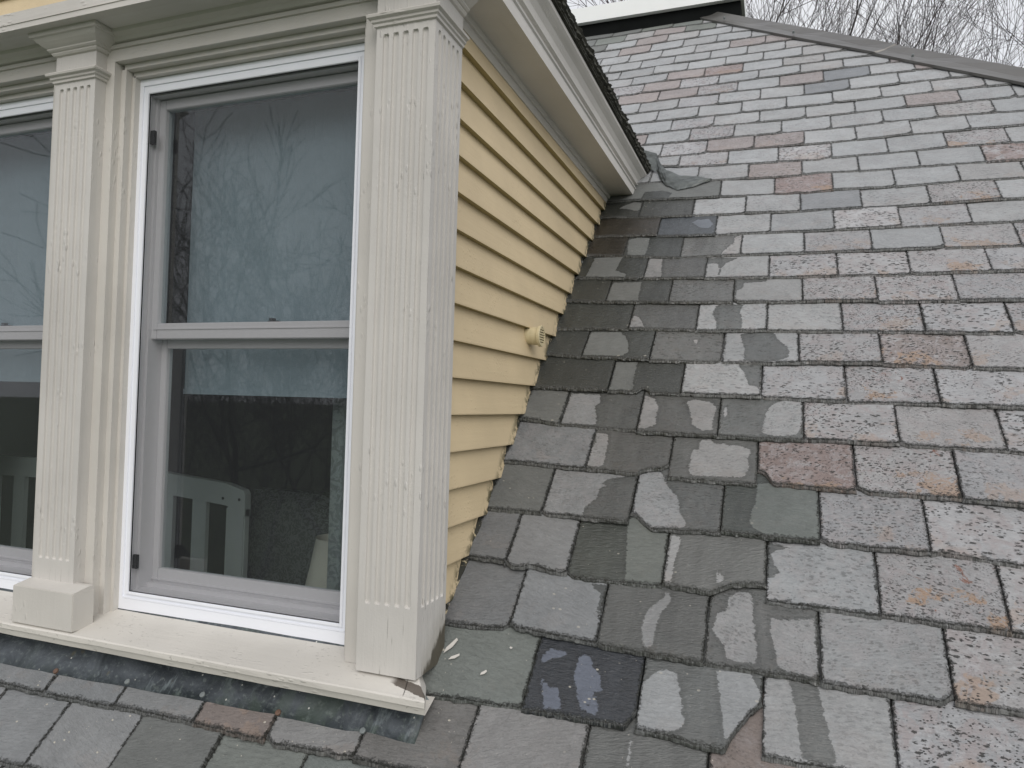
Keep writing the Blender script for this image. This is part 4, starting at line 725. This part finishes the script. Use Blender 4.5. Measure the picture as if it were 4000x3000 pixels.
# bent lead at the end of the dormer eave
b=MB(); vs=[];fs=[]; nn=40
lo_=[(.10,2.84),(.199,2.801),(.230,2.70),(.268,2.62),(.341,2.549),(.403,2.568),(.495,2.628)]
hi_=[(.08,2.98),(.186,2.93),(.225,2.80),(.262,2.735),(.34,2.676),(.419,2.668),(.500,2.634)]
def along(pl,u):
    k=u*(len(pl)-1); i=min(int(k),len(pl)-2); t=k-i; return (lerp(pl[i][0],pl[i+1][0],t),lerp(pl[i][1],pl[i+1][1],t))
for i_ in range(nn+1):
    u=i_/nn; a0=along(lo_,u); a1=along(hi_,u)
    for j_ in range(7):
        v=j_/6; x=lerp(a0[0],a1[0],v)+.004*vn(u*14,3)*(v<.2); s=lerp(a0[1],a1[1],v)+.006*vn(u*17,4)*(v<.2)
        vs.append(rf(x,s,.020+.055*(1-u)*v*v+.016*math.sin(v*3.1)*(1-.6*u)+.007*vn(u*11+v*4,2)))
for i_ in range(nn):
    for j_ in range(6): a=i_*7+j_; fs.append((a,a+7,a+8,a+1))
b.add(vs,fs)
hp(b.build('valley_flashing',M['lead']))
# ------------------------------------------------------------------ vent pipe through the cheek
b=MB(); c0=P(-.552,1.5484,.1547); ax=Vector((1,0,0)); c1=P(-.5075,1.5484,.1547); c2=P(-.5005,1.5484,.1547)
b.tube(c0,P(-.522,1.5484,.1547),.031,.031,32,cap=False); b.tube(P(-.522,1.5484,.1547),c1,.0325,.0325,32)
vp=hp(b.build('vent_pipe',M['vent'],smooth=False))
a=MB(); nn=36
ro,ri=.0385,.031
ring=[]
for rad,xx in ((ro*.93,-.5085),(ro,-.5075),(ro,-.5020),(ro*.96,-.5008),(ri,-.5008),(ri,-.5030)):
    ring.append([P(xx,1.5484,.1547)+Vector((0,math.cos(2*math.pi*i/nn)*rad,math.sin(2*math.pi*i/nn)*rad)) for i in range(nn)])
vs=[v for r_ in ring for v in r_]; fs=[(k*nn+i,k*nn+(i+1)%nn,(k+1)*nn+(i+1)%nn,(k+1)*nn+i) for k in range(5) for i in range(nn)]
a.add(vs,fs); 
for q in range(7):
    z0=-ri+q*(2*ri/7)+.0012; zc=z0+.0028; hw=math.sqrt(max(0,ri*ri-zc*zc))
    if hw<.004: continue
    cc=P(-.5020,1.5484,.1547)
    vs=[cc+Vector((dx,dy,z0+dz)) for dx in(-.004,.0012) for dy in(-hw,hw) for dz in(0,.0052)]
    a.add(vs,[(0,1,3,2),(4,6,7,5),(0,4,5,1),(2,3,7,6),(0,2,6,4),(1,5,7,3)])
a.build('louvre_cap',M['vent'],vp).matrix_parent_inverse=Matrix()
a=MB(); a.tube(P(-.5065,1.5484,.1547),P(-.5055,1.5484,.1547),.0305,.0305,30); a.build('dark_throat',M['black'],vp).matrix_parent_inverse=Matrix()
# ------------------------------------------------------------------ windows
def frame_rect(m,x0,x1,z0,z1,wl,wr,wt,wb,y0,y1,mt=0,bev=.0):
    m.box(x0,x0+wl,y0,y1,z0,z1,mt,bev); m.box(x1-wr,x1,y0,y1,z0,z1,mt,bev); m.box(x0+wl,x1-wr,y0,y1,z1-wt,z1,mt,bev); m.box(x0+wl,x1-wr,y0,y1,z0,z0+wb,mt,bev)
def window(x0,x1,label):
    b=MB(); W_=x1-x0
    frame_rect(b,x0,x1,ZB,ZT,.0085,.0085,.0125,.0235,1.0665,1.13)
    frame_rect(b,x0+.0086,x1-.0086,ZB+.0236,ZT-.0126,.0075,.0075,.0085,.0075,1.0690,1.13)
    frame_rect(b,x0+.0162,x1-.0162,ZB+.0312,ZT-.0212,.0055,.0055,.0075,.0055,1.0665,1.075,bev=.0008)
    b.box(x0+.01,x1-.01,1.0655,1.0664,ZB+.0245,ZB+.0265)
    wn=hp(b.build('window',M['vinyl'])); wn['label']=label
    def sub(m,name,mat): o=m.build(name,mat,wn); o.matrix_parent_inverse=Matrix(); return o
    ix0,ix1=x0+.0215,x1-.0215; iz0,iz1=ZB+.0365,ZT-.029
    a=MB(); a.add([P(ix0,1.0725,iz0),P(ix1,1.0725,iz0),P(ix1,1.0725,iz1),P(ix0,1.0725,iz1)],[(0,1,2,3)]); sub(a,'insect_screen',M['screen'])
    a=MB(); frame_rect(a,ix0-.001,ix1+.001,iz0-.001,iz1+.001,.0022,.0022,.0022,.0022,1.0700,1.0722); sub(a,'screen_spline',M['black'])
    # jamb liner
    a=MB(); a.box(x0+.0085,x0+.0185,1.077,1.13,ZB+.02,ZT-.02); a.box(x1-.0185,x1-.0085,1.077,1.13,ZB+.02,ZT-.02); a.box(x0+.0085,x1-.0085,1.077,1.13,ZT-.030,ZT-.012); a.box(x0+.0085,x1-.0085,1.077,1.14,ZB+.01,ZB+.038); a.box(x0+.0185,x0+.0245,1.088,1.13,ZB+.038,ZT-.03); sub(a,'jamb_liner',M['sash'])
    # upper sash (outer) and lower sash (inner)
    a=MB(); frame_rect(a,x0+.019,x1-.019,.1085,ZT-.032,.0195,.0195,.020,.031,1.095,1.112,bev=.0012); a.box(x0+.03,x1-.03,1.0935,1.0952,.127,.1295); sub(a,'sash',M['sash'])
    a=MB(); frame_rect(a,x0+.019,x1-.019,ZB+.020,.112,.0195,.0195,.020,.052,1.122,1.138,bev=.0012); a.box(x0+.0186,x1-.0186,1.1195,1.1222,ZB+.050,ZB+.053); a.box(x0+.0186,x1-.0186,1.1085,1.1222,ZB+.020,ZB+.046); sub(a,'sash',M['sash'])
    a=MB(); a.box(x0+.037,x1-.037,1.1032,1.1042,.137,ZT-.050); sub(a,'glass_pane',M['glass'])
    a=MB(); a.box(x0+.037,x1-.037,1.1295,1.1305,ZB+.070,.094); sub(a,'glass_pane',M['glass'])
    a=MB(); a.box(x0+W_*.555,x0+W_*.60,1.112,1.125,.134,.1435,bev=.001); a.box(x0+W_*.57,x0+W_*.585,1.108,1.118,.1435,.148); sub(a,'sash_lock',M['black'])
    for z_ in (.505,-.325):
        a=MB(); a.box(x0+.0225,x0+.0335,1.0735,1.080,z_-.014,z_+.013,bev=.0006); sub(a,'screen_latch',M['black'])
    return wn
window(*FR[0],'right window, seen whole, with a grey sash behind its insect screen')
window(*FR[1],'left window, cut by the edge of the picture')
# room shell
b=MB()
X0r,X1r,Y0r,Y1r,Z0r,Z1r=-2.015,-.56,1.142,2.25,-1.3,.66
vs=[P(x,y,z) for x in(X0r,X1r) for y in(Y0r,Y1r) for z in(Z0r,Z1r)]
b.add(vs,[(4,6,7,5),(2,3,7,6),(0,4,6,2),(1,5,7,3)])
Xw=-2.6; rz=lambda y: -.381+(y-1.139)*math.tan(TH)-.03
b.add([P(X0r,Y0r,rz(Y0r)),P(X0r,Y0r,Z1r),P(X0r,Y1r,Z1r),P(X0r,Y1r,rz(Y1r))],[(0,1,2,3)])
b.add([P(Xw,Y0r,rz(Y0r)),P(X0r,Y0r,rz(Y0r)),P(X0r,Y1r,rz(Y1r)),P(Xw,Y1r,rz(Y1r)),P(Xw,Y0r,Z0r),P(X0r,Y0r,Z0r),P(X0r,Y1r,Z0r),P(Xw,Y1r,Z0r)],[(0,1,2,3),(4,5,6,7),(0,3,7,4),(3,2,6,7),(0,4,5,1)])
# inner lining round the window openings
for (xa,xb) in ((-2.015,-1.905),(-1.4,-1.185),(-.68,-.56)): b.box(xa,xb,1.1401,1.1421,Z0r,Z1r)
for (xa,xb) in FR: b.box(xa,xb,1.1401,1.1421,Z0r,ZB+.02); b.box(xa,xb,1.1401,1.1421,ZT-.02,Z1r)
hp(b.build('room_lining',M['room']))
# ------------------------------------------------------------------ things in the room
for i,(xa,xb) in enumerate(FR):
    a=MB(); root=empty('roller_shade',P((xa+xb)/2,1.19,.008 if i==0 else .02))
    tag(root,['pale roller shade drawn half way down behind the right window','pale roller shade drawn half way down behind the left window'][i],'window shade','roller shades')
    zb_=(.004,.022)[i]; nn=24; vs=[];fs=[]
    for q in range(nn+1):
        x=lerp(xa+.02,xb-.012,q/nn); yy=1.19+.0015*math.sin(q*1.1)
        vs+=[P(x,yy,zb_+.008)-root.location,P(x,yy,.60)-root.location]
    for q in range(nn): fs.append((2*q,2*q+2,2*q+3,2*q+1))
    a.add(vs,fs); a.build('fabric',M['shade'],root)
    a=MB(); a.box(xa+.02,xb-.012,1.187,1.1945,zb_-.002,zb_+.0085); o=a.build('hem_bar',M['shade'],root); o.matrix_parent_inverse=Matrix.Translation(-root.location)
# crib end: arched rail, posts and slats
root=empty('crib',P(-1.72,1.5,-1.3)); tag(root,'white slatted crib end seen through both windows','crib')
def part(m,name,mat,root,smooth=False):
    o=m.build(name,mat,root,smooth); o.matrix_parent_inverse=Matrix.Translation(-root.location); return o
def railtop(x): 
    pts=[(-2.5,-.215),(-2.17,-.196),(-1.99,-.195),(-1.75,-.199),(-1.54,-.208),(-1.36,-.222),(-1.30,-.227),(-1.275,-.233),(-1.266,-.25)]
    return interp(pts,x)
a=MB(); prof=[]; nn=40; xs=[lerp(-2.5,-1.266,q/nn) for q in range(nn+1)]; xs[-2]=-1.272
up=[P(x,1.5,railtop(x)) for x in xs]; lo=[P(x,1.5,min(railtop(x)-.002,railtop(x)-.056)) for x in xs]
vs=[];
for dy in (0,.022*U):
    vs+=[v+Vector((0,dy,0)) for v in up]+[v+Vector((0,dy,0)) for v in lo]
m1=nn+1; fs=[]
for q in range(nn):
    fs+=[(q,q+1,m1+q+1,m1+q),(2*m1+q,2*m1+q+1,3*m1+q+1,3*m1+q),(q,q+1,2*m1+q+1,2*m1+q),(m1+q,m1+q+1,3*m1+q+1,3*m1+q)]
fs.append((nn,m1+nn,3*m1+nn,2*m1+nn)); a.add(vs,fs); part(a,'top_rail',M['crib'],root)
a=MB(); a.box(-1.326,-1.266,1.5005,1.522,-1.29,-.285,bev=.003); part(a,'post',M['crib'],root)
a=MB(); a.box(-2.5,-2.44,1.5005,1.522,-1.29,-.26); part(a,'post',M['crib'],root)
x=-1.393
while x>-2.42:
    a=MB(); a.box(x-.046,x,1.505,1.517,-.75,-.25); part(a,'slat',M['crib'],root); x-=.112
a=MB(); a.box(-2.439,-1.327,1.503,1.519,-.80,-.75); part(a,'bottom_rail',M['crib'],root)
for x in (-1.335,-1.283):
    a=MB(); a.tube(P(x,1.4985,-.263),P(x,1.5,-.263),.006,.006,10); part(a,'screw_hole',M['black'],root)
# patterned pillow behind the crib
a=MB(); vs=[];fs=[]; nu,nv=22,14
for i in range(nu+1):
    for j in range(nv+1):
        u=i/nu*2-1; v=j/nv*2-1; k_=(1-u**4)*(1-v**4); 
        vs.append(P(-1.16+.23*u,1.68+.0*u-.07*k_**.5,-.42+.16*v+.012*math.sin(u*7+v*3)*k_-.10*max(0,u)))
for i in range(nu):
    for j in range(nv): q=i*(nv+1)+j; fs.append((q,q+nv+1,q+nv+2,q+1))
n0=len(vs)
vs+= [Vector((v.x,2*P(0,1.70,0).y-v.y,v.z)) for v in vs[:n0]]; fs+=[tuple(n0+i for i in reversed(f)) for f in fs]
a.add(vs,fs); o=a.build('pillow',M['pattern'],smooth=True); tag(o,'dark patterned cushion behind the crib post in the right window','cushion')
# lamp
root=empty('table_lamp',P(-1.02,1.5,-1.0)); tag(root,'cream lampshade at the lower right of the right window','lamp')
a=MB(); nn=28; rt,rb=.052*U,.086*U; zt_,zb_=P(0,0,-.338).z,P(0,0,-.50).z; c=P(-1.0,1.52,0); vs=[]
lev=[(rt*1.03,zt_+.004),(rt,zt_),(lerp(rt,rb,.4)*.97,lerp(zt_,zb_,.4)),(lerp(rt,rb,.75)*.98,lerp(zt_,zb_,.75)),(rb,zb_)]
for r_,z_ in lev: vs+=[Vector((c.x+math.cos(2*math.pi*i/nn)*r_,c.y+math.sin(2*math.pi*i/nn)*r_,z_)) for i in range(nn)]
fs=[(k*nn+i,k*nn+(i+1)%nn,(k+1)*nn+(i+1)%nn,(k+1)*nn+i) for k in range(4) for i in range(nn)]; a.add(vs,fs); part(a,'lamp_shade',M['lamp'],root,True)
a=MB(); a.tube((c.x,c.y,P(0,0,-1.0).z),(c.x,c.y,zb_+.05),.05,.02,16); part(a,'lamp_base',M['lamp'],root,True)
# curtain strip at the right jamb
a=MB(); vs=[];fs=[]; nn=20
for q in range(nn+1):
    u=q/nn; x=lerp(-.845,-.70,u); yy=1.25+.012*math.sin(u*19)
    vs+=[P(x+.02*math.sin(u*3),yy,-.75),P(x,yy,.55)]
for q in range(nn): fs.append((2*q,2*q+2,2*q+3,2*q+1))
a.add(vs,fs); o=a.build('curtain',M['curtain'],smooth=True); tag(o,'grey patterned curtain hanging at the right side of the right window','curtain')
# ------------------------------------------------------------------ bare trees
def tree(x,y,height,seed,label,group,spread=1.0,levels=6,lean=0,dense=1.0,twig=.0072):
    rt=random.Random(seed); root=empty('bare_tree',(x,y,0)); tag(root,label,'tree',group)
    tb=MB(); cb=MB()
    def seg(m,p0,p1,r0,r1,n): 
        d=(p1-p0); 
        if d.length<1e-5: return
        d.normalize(); a=d.orthogonal().normalized(); b_=d.cross(a); vs=[]
        for p,r in((p0,r0),(p1,r1)):
            for i in range(n): t=2*math.pi*i/n; vs.append(p+a*math.cos(t)*r+b_*math.sin(t)*r)
        k=len(m.v); m.v+=vs; m.f+=[(k+i,k+(i+1)%n,k+n+(i+1)%n,k+n+i) for i in range(n)]; m.m+=[0]*n
    def grow(p,d,ln,r,lv):
        steps=4 if lv>1 else 3; q=p; dd=d.copy(); r0=r; pts=[(p,r)]
        for s in range(steps):
            dd=(dd+Vector((rt.gauss(0,.15),rt.gauss(0,.15),rt.gauss(0,.09)+.04))).normalized()
            q2=q+dd*ln/steps; r2=max(twig*.55,r*(1-.42*(s+1)/steps)); m=tb if lv>=levels-1 else cb
            seg(m,q,q2,r0,r2,7 if lv>=levels-1 else (5 if lv>2 else 3)); q=q2; r0=r2; pts.append((q,r2))
        if lv<=0: return
        nb=rt.choice((3,4,4)) if lv>1 else rt.choice((3,4,5))
        nb=max(2,int(nb*dense+.5))
        for b_ in range(nb):
            if lv<=2 and b_ and rt.random()<.12: continue
            if b_==0: pq,rq=pts[-1]; tilt=rt.uniform(.08,.30)
            else: 
                k_=rt.choice(range(1,len(pts))); pq,rq=pts[k_]; tilt=rt.uniform(.35,.75)*spread
            ax=dd.orthogonal().normalized(); ax.rotate(Matrix.Rotation(rt.uniform(0,2*math.pi),3,dd)); nd=dd.copy(); nd.rotate(Matrix.Rotation(tilt,3,ax)); nd.z+=.12; nd.normalize()
            grow(pq,nd,ln*rt.uniform(.62,.84),max(twig*.6,rq*(.85 if b_==0 else rt.uniform(.45,.7))),lv-1)
    p0=Vector((0,0,0)); th=height*.30; grow(p0,Vector((lean,0,1)).normalized(),th,height*.0135,levels)
    t=tb.build('trunk',M['bark'],root,True); c=cb.build('crown',M['bark'],root,True)
    for o in (t,c): o.matrix_parent_inverse=Matrix()
G='bare trees beyond the roof'
tree(-3.9,18.0,25.0,3,'bare tree showing over the left part of the white drip edge, beside the dormer eave',G,lean=.02)
tree(-1.6,20.5,27.0,8,'bare tree rising behind the middle of the white drip edge',G)
tree(.5,22,27,15,'bare tree between the end of the white drip edge and the large right-hand tree',G,spread=.9)
tree(2.6,19.0,24.0,21,'large many-limbed bare tree rising behind the upper half of the hip cap',G,lean=.05,dense=1.1)
tree(5.0,21.0,22.5,34,'smaller bare tree with thin upright branches, farthest right behind the hip cap',G,spread=.8)
tree(-9.5,-13.0,17.0,41,'bare tree behind the camera, seen only as a reflection in the right window','bare trees reflected in the windows',levels=7,dense=.85,twig=.016,spread=1.5)
tree(-15.0,-14.0,16.0,55,'bare tree behind the camera, seen only as a reflection in the left window','bare trees reflected in the windows',levels=6,twig=.016,spread=1.4)
